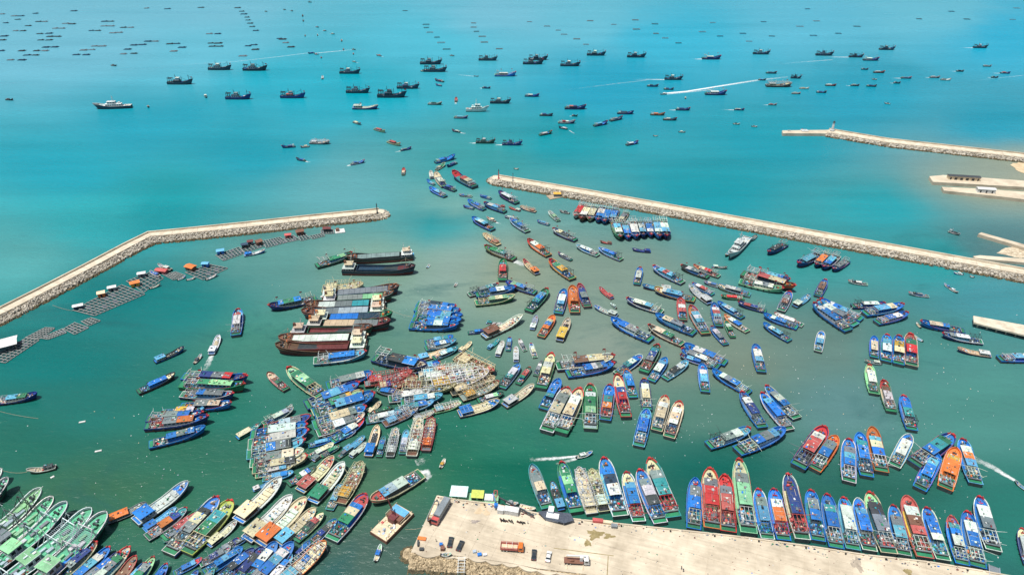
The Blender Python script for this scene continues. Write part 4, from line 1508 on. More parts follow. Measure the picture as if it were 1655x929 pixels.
# ------------------------------------------------------------------ breakwaters
def stones(mbk, rng, pts_fn, n, s0, s1):
    for _ in range(n):
        p, wet = pts_fn(rng)
        s = rng.uniform(s0, s1)
        c = p
        P = []
        for (x, y, z) in ((-1, -1, -1), (1, -1, -1), (1, 1, -1), (-1, 1, -1), (-1, -1, 1), (1, -1, 1), (1, 1, 1), (-1, 1, 1)):
            f = .72 if z > 0 else 1
            P.append(Vector((x * f * rng.uniform(.6, 1.15), y * f * rng.uniform(.6, 1.15), z * rng.uniform(.45, .8))) * s * .5)
        q = Matrix.Rotation(rng.uniform(0, 6.28), 3, 'Z') @ Matrix.Rotation(rng.uniform(-.6, .6), 3, 'X')
        i = len(mbk.v); mbk.v.extend([tuple(c + q @ v) for v in P])
        for fc in ((4, 5, 6, 7), (0, 1, 5, 4), (1, 2, 6, 5), (2, 3, 7, 6), (3, 0, 4, 7)):
            mbk.f.append(tuple(i + k for k in fc)); mbk.m.append(1 if wet else 0); mbk.c.append(None)

def offset_line(pts, d):
    out = []
    for i, p in enumerate(pts):
        a = pts[max(0, i - 1)]; b = pts[min(len(pts) - 1, i + 1)]
        t = (b - a).normalized(); n = Vector((-t.y, t.x, 0))
        out.append(p + n * d)
    return out

def resample(pts, step):
    out = [pts[0]]
    for a, b in zip(pts[:-1], pts[1:]):
        n = max(1, int((b - a).length / step))
        for i in range(1, n + 1): out.append(a.lerp(b, i / n))
    return out

def breakwater(name, label, crest_px, hgt, road_w, slope_in, slope_out, side, nstones, rngseed, parapet=1.1, sz=(.8, 2.0), endcap=True):
    """crest_px: the seaward edge of the crest, in photograph pixels; side +1 when the harbour lies to the left of the line"""
    rng = random.Random(rngseed)
    line = resample([at(x, y, hgt) for x, y in crest_px], 12.0)
    def L(d, z):
        q = offset_line(line, d * side)
        for p in q: p.z = z
        return q
    root = empty(name, (line[0].x, line[0].y, 0)); inv = Vector((line[0].x, line[0].y, 0))
    def sh(rows): return [[p - inv for p in r] for r in rows]
    core = MB()
    prof = [L(-slope_out, -1.2), L(-.3, hgt - .5), L(road_w + .3, hgt - .5), L(road_w + slope_in, -1.2)]
    core.grid(sh([list(r) for r in zip(*prof)]), flip=(side < 0))
    for idx, s in ((0, 1), (-1, -1)):
        core.face([p - inv for p in [r[idx] for r in prof]])
    core.build('rubble_core', M_CORE, root)
    # crest: road slabs one by one
    inn, out = L(road_w, hgt), L(0, hgt)
    for i in range(len(line) - 1):
        s = MB(); g = .004
        a, b = out[i].lerp(out[i + 1], g), out[i + 1].lerp(out[i], g)
        c, d = inn[i + 1].lerp(inn[i], g), inn[i].lerp(inn[i + 1], g)
        q = [p - inv for p in (a, b, c, d)]; lo = [p - Vector((0, 0, .6)) for p in q]
        s.face(q if side > 0 else q[::-1])
        for j in range(4):
            k = (j + 1) % 4
            s.face([lo[j], lo[k], q[k], q[j]] if side > 0 else [q[j], q[k], lo[k], lo[j]])
        s.build('road_slab', M_ROAD, root)
    if parapet:
        pw = MB()
        a0, a1, b0, b1 = L(.1, hgt - .3), L(.1, hgt + parapet), L(.9, hgt - .3), L(.9, hgt + parapet)
        pw.grid(sh([list(r) for r in zip(a0, a1, b1, b0)]), flip=(side > 0))
        for idx in (0, -1): pw.face([r[idx] - inv for r in (a0, a1, b1, b0)])
        pw.build('parapet_wall', M_CONC, root)
        kb = MB()
        a0, a1, b0, b1 = L(road_w - .5, hgt - .2), L(road_w - .5, hgt + .3), L(road_w - .05, hgt + .3), L(road_w - .05, hgt - .2)
        kb.grid(sh([list(r) for r in zip(a0, a1, b1, b0)]), flip=(side > 0))
        kb.build('kerb', M_CONC, root)
    cum = [0]
    for a, b in zip(line[:-1], line[1:]): cum.append(cum[-1] + (b - a).length)
    def pick(r):
        u = r.uniform(0, cum[-1]); i = 0
        while i < len(cum) - 2 and cum[i + 1] < u: i += 1
        f = (u - cum[i]) / max(1e-6, cum[i + 1] - cum[i])
        if r.random() < .72:
            v = r.random() ** .9; d = road_w + .2 + v * slope_in * .98; z = hgt * (1 - v) - .3 + r.uniform(-.15, .3)
        else:
            v = r.random(); d = -.2 - v * slope_out * .95; z = hgt * (1 - v) - .3
        t = (line[i + 1] - line[i]).normalized(); n = Vector((-t.y, t.x, 0)) * side
        p = line[i].lerp(line[i + 1], f) + n * d; p.z = z
        return p - inv, v > .72
    st = MB(); stones(st, rng, pick, nstones, *sz)
    if endcap:
        for idx in (endcap if isinstance(endcap, tuple) else (-1,)):
            e = line[idx]; mid = e + (offset_line(line, side * road_w / 2)[idx] - e)
            def pick2(r, mid=mid):
                a = r.uniform(0, 6.28); v = r.random(); rr = road_w * .5 + v * slope_in * .85
                p = Vector((mid.x + math.cos(a) * rr, mid.y + math.sin(a) * rr, hgt * (1 - v) - .3)); return p - inv, v > .7
            stones(st, rng, pick2, 260, *sz)
            c = MB(); ring = []
            for (rr, z) in ((road_w * .5 + slope_in, -1.2), (road_w * .56, hgt - .25), (road_w * .5, hgt - .02)):
                ring.append([Vector((mid.x + math.cos(k * .3927) * rr, mid.y + math.sin(k * .3927) * rr, z)) - inv for k in range(16)])
            c.grid(ring, closed=True); c.face(ring[-1]); c.build('round_head', M_ROAD, root)
    tag(st.build('armour_stones', [M_ROCK, M_ROCKWET], root), kind='stuff')
    tag(root, label, 'breakwater')
    return root, line

breakwater('breakwater', 'long bent rubble breakwater with pale road on top at left', [(-60, 527), (0, 498), (60, 468), (132, 431), (200, 395), (239, 376), (320, 368), (399, 360), (500, 349), (612, 338)],
           3.2, 7.0, 5.5, 4.0, -1, 5200, 11, sz=(.5, 1.5))
breakwater('breakwater', 'long straight rubble breakwater running from channel to right edge', [(1720, 447), (1655, 435), (1468, 401), (1300, 371), (1140, 342), (950, 308), (806, 284)],
           3.2, 7.5, 5.5, 4.0, 1, 5600, 12, sz=(.5, 1.6))
breakwater('breakwater', 'far slim breakwater with small beacon at upper right', [(1740, 260), (1656, 249), (1582, 241), (1436, 225), (1340, 209)],
           3.0, 10.0, 4.0, 3.5, 1, 1800, 13, endcap=False)

# straight concrete pier at the tip of the far breakwater
def slab_thing(name, label, cat, px, z, thick, mat=M_CONC, kind=None, group=None):
    P = [at(x, y, z) for x, y in px]; c = sum(P, Vector()) / len(P); c.z = 0
    root = empty(name, c)
    top = [p - c for p in P]
    a = sum((top[i].x * top[(i + 1) % len(top)].y - top[(i + 1) % len(top)].x * top[i].y) for i in range(len(top)))
    if a < 0: top = top[::-1]
    lo = [p - Vector((0, 0, thick)) for p in top]
    m = MB(); m.face(top)
    for i in range(len(top)):
        j = (i + 1) % len(top); m.face([lo[i], lo[j], top[j], top[i]])
    m.face(lo[::-1])
    m.build('deck_slab', mat, root)
    if kind: root['kind'] = kind
    else: tag(root, label, cat, group)
    return root, P, c

slab_thing('pier_head', 'straight concrete pier head at tip of far breakwater', 'pier', [(1264, 211), (1342, 210), (1352, 216), (1265, 215.5)], 2.6, 4.0)
slab_thing('wharf', 'upper pale concrete wharf at right with row of sheds', 'wharf', [(1502, 285), (1524, 283), (1600, 288), (1720, 297), (1720, 306), (1508, 294)], 2.6, 4.2)
slab_thing('wharf', 'lower pale concrete wharf at right with one white shed', 'wharf', [(1522, 302), (1600, 306), (1720, 315), (1720, 330), (1620, 318), (1526, 308)], 2.4, 4.2)
slab_thing('narrow_pier', 'narrow grey pier jutting from right edge above breakwater', 'pier', [(1581, 378), (1586, 375.5), (1720, 413), (1720, 419)], 2.2, 3.6)
slab_thing('narrow_pier', 'low grey jetty at right edge touching the long breakwater', 'pier', [(1573, 414), (1584, 412.5), (1720, 423), (1720, 430), (1576, 417)], 1.8, 3.2)
# beach and stony ramp at the right edge
def shore_patch(nm, px, m, z, wob, seed):
    pts = [at(x, y, z) for x, y in px]; out = []; r = random.Random(seed)
    for i in range(len(pts)):
        a, b = pts[i], pts[(i + 1) % len(pts)]; n = max(2, int((b - a).length / 3))
        for k in range(n):
            p = a.lerp(b, k / n); v = mnoise.noise_vector(Vector((p.x * .07, p.y * .07, seed))); w = mnoise.noise_vector(Vector((p.x * .3, p.y * .3, seed)))
            out.append(Vector((p.x + wob * v.x + .3 * wob * w.x, p.y + wob * v.y + .3 * wob * w.y, z)))
    m_ = MB(); m_.face(out[::-1]); tag(m_.build(nm, m), kind='structure')
shore_patch('beach', [(1632, 268), (1656, 262), (1760, 262), (1760, 294), (1664, 288), (1646, 279)], M_SAND, .12, 6, 1)
shore_patch('boat_ramp', [(1622, 401), (1650, 397), (1760, 416), (1760, 424), (1640, 416), (1614, 411)], plain_material('stony_ramp', srgb(140, 124, 100), srgb(214, 202, 178), .5), .14, 3, 2)

# pile pier at right
root, P, c = slab_thing('pile_pier', 'white concrete pier on piles at the right edge', 'pier', [(1573, 510), (1655, 525), (1720, 537), (1720, 556), (1655, 541), (1574, 521)], 3.2, .9, M_ROAD)
near = [at(1578, 519.5, 3.2), at(1720, 554, 3.2)]; far = [at(1577, 512, 3.2), at(1720, 539, 3.2)]
for i in range(9):
    f = (i + .3) / 9
    for ln2 in (near, far):
        p = ln2[0].lerp(ln2[1], f) - c
        m_ = MB(); m_.bar((p.x, p.y, -3), (p.x, p.y, 2.2), .8, n=8)
        m_.build('pile', M_CONC, root)
    p, q = near[0].lerp(near[1], f) - c, far[0].lerp(far[1], f) - c
    m_ = MB(); m_.bar((p.x, p.y, 1.9), (q.x, q.y, 1.9), 1.2); m_.build('pile_cap', M_CONC, root)

def shed(name, label, px, py, z, sx, sy, ht, rz, wall, roof, cat='shed', group=None, doors=3):
    p = at(px, py, z); root = empty(name, p, rz)
    m_ = MB(); m_.box((0, 0, ht / 2), (sx, sy, ht)); m_.build('wall', M_PAINT, root, wall)
    r = MB(); hy = sy / 2 + .35; hx = sx / 2 + .35
    A = [(-hx, -hy, ht), (hx, -hy, ht), (hx, 0, ht + sy * .16), (-hx, 0, ht + sy * .16)]
    Bq = [(-hx, 0, ht + sy * .16), (hx, 0, ht + sy * .16), (hx, hy, ht), (-hx, hy, ht)]
    r.face(A); r.face(Bq); r.face([(-hx, -hy, ht), (-hx, 0, ht + sy * .16), (-hx, hy, ht)]); r.face([(hx, -hy, ht), (hx, hy, ht), (hx, 0, ht + sy * .16)])
    r.face([(-hx, -hy, ht), (-hx, hy, ht), (hx, hy, ht), (hx, -hy, ht)])
    r.build('roof', M_TARP, root, roof)
    for i in range(doors):
        d = MB(); d.box(((i + .5) / doors * sx - sx / 2, -sy / 2 - .02, min(ht * .45, 1.0)), (min(1.0, sx / doors * .5), .06, min(ht * .8, 1.9))); d.build('door', M_GLASS, root)
    tag(root, label, cat, group)
    return root
for i in range(5):
    shed('wharf_shed', 'small dark-roofed shed, %s from left on upper right wharf' % ORD[i], 1538 + i * 9.2, 289.0 + i * .55, 2.6, 6.2, 4.0, 2.8, R(-9), 'C', 'K', group='sheds on the upper wharf', doors=2)
shed('wharf_shed', 'white shed alone on the lower right wharf', 1592, 310.5, 2.4, 12, 4, 3.0, R(-10), 'W', 'W')

def beacon(label, px, py, z, ht, col, w=.9):
    p = at(px, py, z); root = empty('navigation_beacon', p)
    m_ = MB()
    rows = [[(math.cos(k * .785) * r_, math.sin(k * .785) * r_, z_) for k in range(8)] for r_, z_ in ((w * 1.6, 0), (w * 1.6, .8), (w, .85), (w * .6, ht * .82))]
    m_.grid(rows, closed=True); m_.face(rows[-1]); m_.build('tower', M_PAINT, root, col)
    m_ = MB(); rows = [[(math.cos(k * .785) * r_, math.sin(k * .785) * r_, z_) for k in range(8)] for r_, z_ in ((w * .95, ht * .82), (w * .95, ht * .86), (w * .5, ht * .87), (w * .5, ht * .95), (.05, ht))]
    m_.grid(rows, closed=True); m_.build('lantern', M_PAINT, root, 'K')
    tag(root, label, 'beacon')
beacon('slim dark beacon on the head of the left breakwater', 610, 345, 3.2, 8, 'K', .45)
beacon('thin red beacon pole on the head of the long right breakwater', 806, 289, 3.2, 8, 'P', .5)
beacon('small white beacon tower at the bend of the far breakwater', 1345, 211, 3.4, 9, 'W', 1.3)
beacon('pale lamp pole on the long right breakwater near its head', 829, 293, 3.2, 7, 'E', .3)

# ------------------------------------------------------------------ fish rafts
M_PLANK = paint_material('weathered_plank', srgb(132, 138, 136), 0.8, 0.4, 1.2)
UNIT = MB(); UNIT.box((0, 0, 0), (1, 1, 1))
_u = UNIT.build('unit_box', M_WOOD); unit_mesh = _u.data; bpy.data.objects.remove(_u)
def unit_mesh_for(mat, cache={}):
    if mat.name not in cache:
        me = unit_mesh.copy(); me.materials.clear(); me.materials.append(mat); cache[mat.name] = me
    return cache[mat.name]
def beam(parent, a, b, w, ht, mat, name='beam', color=None):
    o = bpy.data.objects.new(name, unit_mesh_for(mat)); COL.objects.link(o)
    d = b - a
    o.location = (a + b) / 2; o.rotation_euler = (0, 0, math.atan2(d.y, d.x)); o.scale = (d.length, w, ht)
    o.parent = parent
    if color: o.color = PAL[color]
    return o
M_SUBNET = plain_material('submerged_net', srgb(16, 58, 62), srgb(34, 84, 86), .5, .3)
def raft(label, quad, n, m, group):
    P = [at(x, y, .4) for x, y in quad]; c = sum(P, Vector()) / 4; c.z = 0
    root = empty('fish_raft', c); P = [p - c for p in P]
    for i in range(n + 1):
        f = i / n; a, b = P[0].lerp(P[1], f), P[3].lerp(P[2], f)
        for q in (a, b): q.z = .45
        beam(root, a, b, .42, .2, M_PLANK, 'walkway_plank')
    for j in range(m + 1):
        f = j / m; a, b = P[0].lerp(P[3], f), P[1].lerp(P[2], f)
        for q in (a, b): q.z = .22
        beam(root, a, b, .42, .2, M_PLANK, 'walkway_plank')
    fl = MB(); rng = random.Random(hexrand(label))
    for i in range(n):
        for j in range(m + 1):
            p = P[0].lerp(P[1], (i + .5) / n).lerp(P[3].lerp(P[2], (i + .5) / n), j / m)
            fl.bar((p.x - .7, p.y, .02), (p.x + .7, p.y, .02), .5, n=6)
    tag(fl.build('floats', M_RUBBER, root), kind='stuff')
    wn_ = MB(); q = [Vector((p.x, p.y, .05)) for p in P]
    wn_.face(q if (q[1] - q[0]).cross(q[2] - q[0]).z > 0 else q[::-1]); wn_.build('submerged_net', M_SUBNET, root)
    nt_ = MB()
    for i in range(n):
        for j in range(m):
            if rng.random() < .1:
                A = lambda u, v: P[0].lerp(P[1], u).lerp(P[3].lerp(P[2], u), v)
                q = [A((i + .12) / n, (j + .12) / m), A((i + .88) / n, (j + .12) / m), A((i + .88) / n, (j + .88) / m), A((i + .12) / n, (j + .88) / m)]
                for p in q: p.z = .30
                nt_.face(q[::-1] if (q[1] - q[0]).cross(q[2] - q[0]).z < 0 else q)
    if nt_.f: nt_.build('cage_net', M_NET, root)
    tag(root, label, 'fish raft', group)
G1, G2, G3 = 'rafts in the upper string', 'rafts in the middle string', 'rafts in the lower string'
for q, n, m, lab, g in (
    ([(348, 412), (386, 399), (395, 409), (361, 421)], 7, 4, 'dark plank fish raft at left end of the upper raft string', G1),
    ([(425, 389), (452, 383), (464, 391), (430, 400)], 7, 4, 'plank fish raft just right of the blue-cabin boat in upper string', G1),
    ([(458, 385), (474, 380), (484, 387), (465, 391)], 4, 3, 'small plank raft under a red hut, middle of upper string', G1),
    ([(480, 377), (490, 375), (501, 385), (486, 389)], 3, 4, 'plank raft with brown roofed hut in the upper string', G1),
    ([(500, 381), (520, 377), (525, 381), (505, 386)], 5, 2, 'small slender raft near the right end of upper string', G1),
    ([(519, 371), (538, 370), (540, 377), (519, 378)], 5, 3, 'small plank raft with dark hut, near channel end of upper string', G1),
    ([(388, 401), (420, 390), (428, 397), (396, 408)], 6, 3, 'raft crowded with huts behind the blue-cabin boat', G1),
    ([(299, 440), (338, 427), (368, 433), (328, 452)], 6, 5, 'wide square-celled raft at right end of the middle string', G2),
    ([(262, 443), (283, 439), (300, 445), (280, 452)], 6, 3, 'short linking raft below the brick red hut in middle string', G2),
    ([(204, 454), (240, 440), (264, 449), (232, 472)], 6, 5, 'raft under the yellow hut in the middle string', G2),
    ([(117, 501), (196, 460), (234, 475), (152, 510)], 14, 5, 'largest plank raft at left end of the middle string', G2),
    ([(102, 531), (120, 521), (143, 529), (120, 540)], 4, 4, 'four-cell-wide raft right of centre in the lower string', G3),
    ([(131, 519), (146, 513), (162, 518), (143, 526)], 3, 4, 'small raft at the far right end of the lower string', G3),
    ([(64, 546), (100, 531), (107, 537), (77, 548)], 7, 3, 'slender raft in the middle of the lower string', G3),
    ([(41, 545), (72, 529), (88, 530), (64, 547)], 6, 4, 'raft between the white tent raft and the slender raft', G3),
    ([(-20, 581), (41, 546), (63, 549), (8, 586)], 10, 4, 'plank raft under the white tent at the left edge', G3)):
    raft(lab, q, n, m, g)

def hut(label, px, py, sx, sy, ht, rz, wall, roof, open_=False):
    p = at(px, py, .6); root = empty('raft_hut', p, R(rz))
    if open_:
        for a in (-1, 1):
            for b in (-1, 1):
                m_ = MB(); m_.bar((a * sx * .45, b * sy * .45, 0), (a * sx * .45, b * sy * .45, ht), .2); m_.build('post', M_WOOD, root)
    else:
        m_ = MB(); m_.box((0, 0, ht / 2), (sx * .9, sy * .9, ht)); m_.build('wall', M_PAINT, root, wall)
        d = MB(); d.box((0, -sy * .45 - .03, .9), (.9, .06, 1.7)); d.build('door', M_GLASS, root)
    r = MB(); hx, hy = sx * .55, sy * .55
    r.grid([[(-hx, -hy, ht), (-hx, 0, ht + .55), (-hx, hy, ht)], [(hx, -hy, ht), (hx, 0, ht + .55), (hx, hy, ht)]], flip=True)
    r.grid([[(-hx, -hy, ht - .12), (-hx, 0, ht + .43), (-hx, hy, ht - .12)], [(hx, -hy, ht - .12), (hx, 0, ht + .43), (hx, hy, ht - .12)]])
    for x in (-hx, hx): r.face([(x, -hy, ht), (x, 0, ht + .55), (x, hy, ht), (x, hy, ht - .12), (x, 0, ht + .43), (x, -hy, ht - .12)])
    r.build('roof', M_TARP, root, roof)
    tag(root, label, 'hut', 'huts on the fish rafts')
hut('blue and white hut at left end of the upper raft string', 357, 409, 4.5, 3.5, 2.2, 20, 'B', 'L')
hut('dark blue hut on the crowded upper raft', 396, 399, 4, 3, 2.2, 20, 'K', 'D')
hut('maroon-roofed hut on the crowded upper raft', 405, 394, 3.6, 3, 2.2, 20, 'E', 'X')
hut('brown-roofed hut beside the blue-cabin boat', 419, 394, 4, 4, 2.2, 40, 'U', 'U')
hut('small brick red hut in the middle of the upper raft string', 466, 383, 4, 3, 2.0, 15, 'P', 'P')
hut('brown-roofed hut on the upper raft string', 485, 378, 5, 4, 2.4, 25, 'U', 'U')
hut('dark hut near the channel end of the upper raft string', 529, 373, 5, 3.4, 2.2, 5, 'K', 'X')
hut('orange box hut on the largest middle-string raft', 165, 478, 4, 3.6, 2.4, 25, 'O', 'C')
hut('low white-roofed hut at the left tip of the middle string', 127, 497, 5, 2.8, 1.6, 25, 'D', 'W')
hut('white hut between the orange hut and the yellow hut', 182, 468, 4.4, 3, 2.0, 25, 'E', 'W')
hut('yellow and orange hut on the middle raft string', 219, 461, 5, 3.6, 2.2, 30, 'Y', 'O')
hut('pale hut left of the blue boat on middle string', 230, 446, 4.4, 3, 2.2, 20, 'E', 'W')
hut('brick red low-roofed hut below the long white boat', 262, 440, 7, 3.4, 1.8, -12, 'P', 'P')
hut('bright orange pitched-roof hut on the middle raft string', 309, 435, 6, 4.2, 2.2, -25, 'U', 'O')
hut('pale blue hut near the right end of middle string', 333, 430, 4, 3, 2.2, 0, 'B', 'L')
hut('big white tent on the raft at the left edge', 9, 562, 11, 8, 3.2, 30, 'W', 'W', True)
# white work float at the channel end
root, P, c = slab_thing('work_float', 'small white work float at the channel end of upper raft string', 'float', [(541, 371), (556, 369), (558, 375), (542, 377)], .6, .8, M_STEEL)
m_ = MB(); m_.box((-1.5, 0, 1.4), (2, 2, 1.8)); m_.build('cabin', M_PAINT, root, 'U')

# far rafts on the open sea
def far_raft_mesh(name, n, ring):
    m_ = MB(); Lx, Ly = 10.0, 5.0
    for y in (-Ly / 2, 0, Ly / 2):
        if ring and y == 0: continue
        m_.box((0, y, .35), (Lx, .55, .4))
    for i in range(n + 1):
        if ring and 0 < i < n: continue
        m_.box((-Lx / 2 + i * Lx / n, 0, .3), (.55, Ly, .4))
    if not ring:
        m_.box((Lx * .3, .5, .9), (1.8, 1.6, .9))
    o = m_.build(name, M_PAINT); me = o.data; bpy.data.objects.remove(o); return me
MR1, MR2 = far_raft_mesh('sea_raft', 5, False), far_raft_mesh('sea_cage', 4, True)
FAR_L = [(10,68),(68,77),(100,77),(85,94),(28,110),(185,104),(215,104),(170,65),(353,53),(700,40),(800,43),(960,37),(135,124),(75,148),(110,148),(265,136),(297,136),(190,162),(235,160),(20,173),(10,192),(240,175),(275,175),(195,192),(235,192),(345,115),(315,113),(220,226),(262,225),(175,243),(215,243),(130,264),(170,264),(105,243),(5,243),(50,287),(105,287),(365,262),(412,262),(400,240),(440,238),(452,221),(488,221),(437,147),(468,147),(498,125),(530,125),(500,103),(530,103),(590,132),(625,132),(540,158),(570,156),(610,236),(640,216),(680,214),(708,198),(742,198),(590,258),(640,256),(812,210),(845,209),(830,245),(870,227),(1007,207),(1043,207),(1015,222),(1050,222),(1000,162),(1040,162),(1135,38),(1155,55),(1165,68),(1180,83),(1185,97),(1195,112),(1205,128),(1222,147),(1350,188),(1335,185),(1365,205),(1390,225),(1185,220),(1213,215),(1220,237),(1160,268)]
FAR_C = [(387,120),(388,135),(405,158),(440,182),(460,208),(487,240),(618,113),(618,133),(632,154),(660,178),(670,206),(743,238),(975,128),(1030,148),(1058,168),(1120,190),(1165,217),(1185,102),(1300,120),(1405,98),(1410,143),(1500,117),(1505,164),(1550,186),(1615,210),(890,107),(285,53)]
FAR_R = [(155,110),(400,106),(655,102),(105,154),(190,175),(330,200),(440,175),(300,162),(640,172),(760,162),(1380,93),(1150,92),(612,44),(1305,56),(1620,40),(850,128),(575,128),(1600,95)]
rr = random.Random(5)
def far_raft(px, py, me, nm, lab, col, grp):
    p = at(px, py, .3); p.z = 0
    o = bpy.data.objects.new(nm, me); COL.objects.link(o)
    o.location = p; o.rotation_euler = (0, 0, rr.uniform(-.12, .12)); s = rr.uniform(.7, 1.0); o.scale = (s, s * rr.uniform(.8, 1.2), 1)
    o.color = PAL[col]; tag(o, lab, 'fish raft', grp)
for x, y in FAR_L:
    far_raft(x / 2.955, y / 2.955, MR1, 'sea_raft', 'low dark fish-farm raft far out on the sea at upper left', rr.choice('DKE'), 'far fish rafts at upper left')
for x, y in FAR_C:
    far_raft(560 + x / 3.009, y / 3.009, MR2, 'sea_cage', 'thin-rimmed fish cage frame far out on the sea at top centre', rr.choice('UKE'), 'far fish cages at top centre')
for x, y in FAR_R:
    far_raft(1100 + x / 2.982, y / 2.982, MR2, 'sea_cage', 'faint fish cage frame far out on the sea at top right', rr.choice('KDE'), 'far fish cages at top right')
# ------------------------------------------------------------------ the quay
QZ = 2.4
edge_px = [(706, 800), (740, 806), (800, 813), (845, 823), (900, 834), (985, 843), (1100, 855), (1200, 866), (1310, 881), (1400, 895), (1500, 906), (1590, 921), (1690, 940)]
front_px = [(1690, 1010), (1200, 1000), (985, 940), (945, 927), (905, 922), (868, 918), (830, 910), (790, 904), (745, 898), (705, 895), (664, 892)]
quay_poly = [at(x, y, QZ) for x, y in edge_px + front_px]
QO = Vector((at(706, 800).x, at(706, 800).y, 0))
quay = empty('quay', QO)
quay['kind'] = 'structure'
poly = [p - QO for p in quay_poly][::-1]
m_ = MB()
lo = [Vector((p.x, p.y, -2)) for p in poly]; up = [Vector((p.x, p.y, QZ - .08)) for p in poly]
m_.face(up)
for i in range(len(poly)):
    j = (i + 1) % len(poly); m_.face([lo[i], lo[j], up[j], up[i]])
m_.build('quay_wall', M_CONC, quay)
def clip(poly, f):
    out = []
    for i in range(len(poly)):
        a, b = poly[i], poly[(i + 1) % len(poly)]
        fa, fb = f(a), f(b)
        if fa >= 0: out.append(a)
        if fa * fb < 0: out.append(a.lerp(b, fa / (fa - fb)))
    return out
qa = R(-21.5); ca, sa = math.cos(qa), math.sin(qa)
def qu(p): return p.x * ca + p.y * sa
def qv(p): return -p.x * sa + p.y * ca
us = [qu(p) for p in poly]; vs = [qv(p) for p in poly]
S = 8.0
for i in range(int(min(us) // S), int(max(us) // S) + 1):
    for j in range(int(min(vs) // S), int(max(vs) // S) + 1):
        g = .03
        q = poly
        for f in (lambda p: qu(p) - i * S - g, lambda p: (i + 1) * S - g - qu(p), lambda p: qv(p) - j * S - g, lambda p: (j + 1) * S - g - qv(p)):
            if q: q = clip(q, f)
        if len(q) < 3: continue
        ar = abs(sum(q[k].x * q[(k + 1) % len(q)].y - q[(k + 1) % len(q)].x * q[k].y for k in range(len(q)))) / 2
        if ar < .3: continue
        s = MB(); tz = QZ + random.Random(i * 91 + j).uniform(-.008, .008)
        s.face([Vector((p.x, p.y, tz)) for p in q])
        for k in range(len(q)):
            a, b = q[k], q[(k + 1) % len(q)]
            s.face([Vector((a.x, a.y, QZ - .2)), Vector((b.x, b.y, QZ - .2)), Vector((b.x, b.y, tz)), Vector((a.x, a.y, tz))])
        s.build('concrete_slab', M_CONC, quay)
# low kerb along the mooring side, with gaps
for k in range(len(edge_px) - 1):
    a, b = at(*edge_px[k], QZ) - QO, at(*edge_px[k + 1], QZ) - QO
    n = max(1, int((b - a).length / 9)); nrm = (b - a).normalized(); nrm = Vector((nrm.y, -nrm.x, 0))
    for i in range(n):
        p, q = a.lerp(b, (i + .05) / n), a.lerp(b, (i + .93) / n)
        o = beam(quay, p + nrm * .5 + Vector((0, 0, .18)), q + nrm * .5 + Vector((0, 0, .18)), .55, .4, M_CONC, 'kerb_block')
# scalloped retaining arcs and riprap on the near side
rng = random.Random(77)
sc_px = [(672, 894), (712, 896), (735, 901), (757, 901), (785, 906), (812, 910), (838, 914), (868, 922), (900, 926), (935, 932)]
for (x0, y0), (x1, y1) in zip(sc_px[:-1], sc_px[1:]):
    a, b = at(x0, y0, QZ) - QO, at(x1, y1, QZ) - QO
    d = b - a; nn = Vector((d.y, -d.x, 0)).normalized()
    if nn.y > 0: nn = -nn
    m_ = MB(); pts = []
    for k in range(9):
        f = k / 8; pts.append(a.lerp(b, f) + nn * (math.sin(f * math.pi) * d.length * .16))
    for z0, z1, off in ((QZ - 1.6, QZ + .06, 0),):
        o1 = [Vector((p.x, p.y, z0)) for p in pts]; o2 = [Vector((p.x, p.y, z1)) for p in pts]
        i1 = [Vector((p.x, p.y, z1)) - nn * .5 for p in pts]
        m_.grid([o1, o2], flip=False); m_.grid([o2, i1], flip=False)
        m_.face([p for p in i1] [::-1] + [])
    m_.build('retaining_arc', M_CONC, quay)
ft = [at(x, y, QZ) - QO for x, y in [(660, 893)] + [p for p in front_px[::-1]][0:9]]
def pickq(r):
    i = r.randrange(len(ft) - 1); f = r.random(); a, b = ft[i], ft[i + 1]
    d = (b - a); nn = Vector((d.y, -d.x, 0)).normalized()
    if nn.y > 0: nn = -nn
    v = r.random(); p = a.lerp(b, f) + nn * (v * 7.0 + .2); p.z = QZ * (1 - v) - .5 + r.uniform(-.1, .3)
    return p, v > .75
st = MB(); stones(st, rng, pickq, 4200, .4, 1.0)
corner = at(662, 896, 0) - QO
def pickc(r):
    a = r.uniform(0, 6.28); v = r.random() ** .6
    return Vector((corner.x - .4 + math.cos(a) * 3.2 * v, corner.y + math.sin(a) * 3.6 * v, 1.3 * (1 - v) - .3 + r.uniform(-.1, .25))), v > .6
stones(st, rng, pickc, 420, .4, 1.1)
bank = MB()
rows = [[], []]
for i, p in enumerate(ft):
    rows[0].append(Vector((p.x, p.y, QZ - .5))); rows[1].append(Vector((p.x + (1.0 if i == 0 else 0), p.y - (5.0 if i == 0 else 7.0), -1)))
bank.grid(rows); bank.build('bank', M_SAND, quay)
tag(st.build('riprap_stones', [plain_material('quay_riprap', srgb(120, 106, 82), srgb(196, 178, 146), .7), M_ROCKWET], quay), kind='stuff')

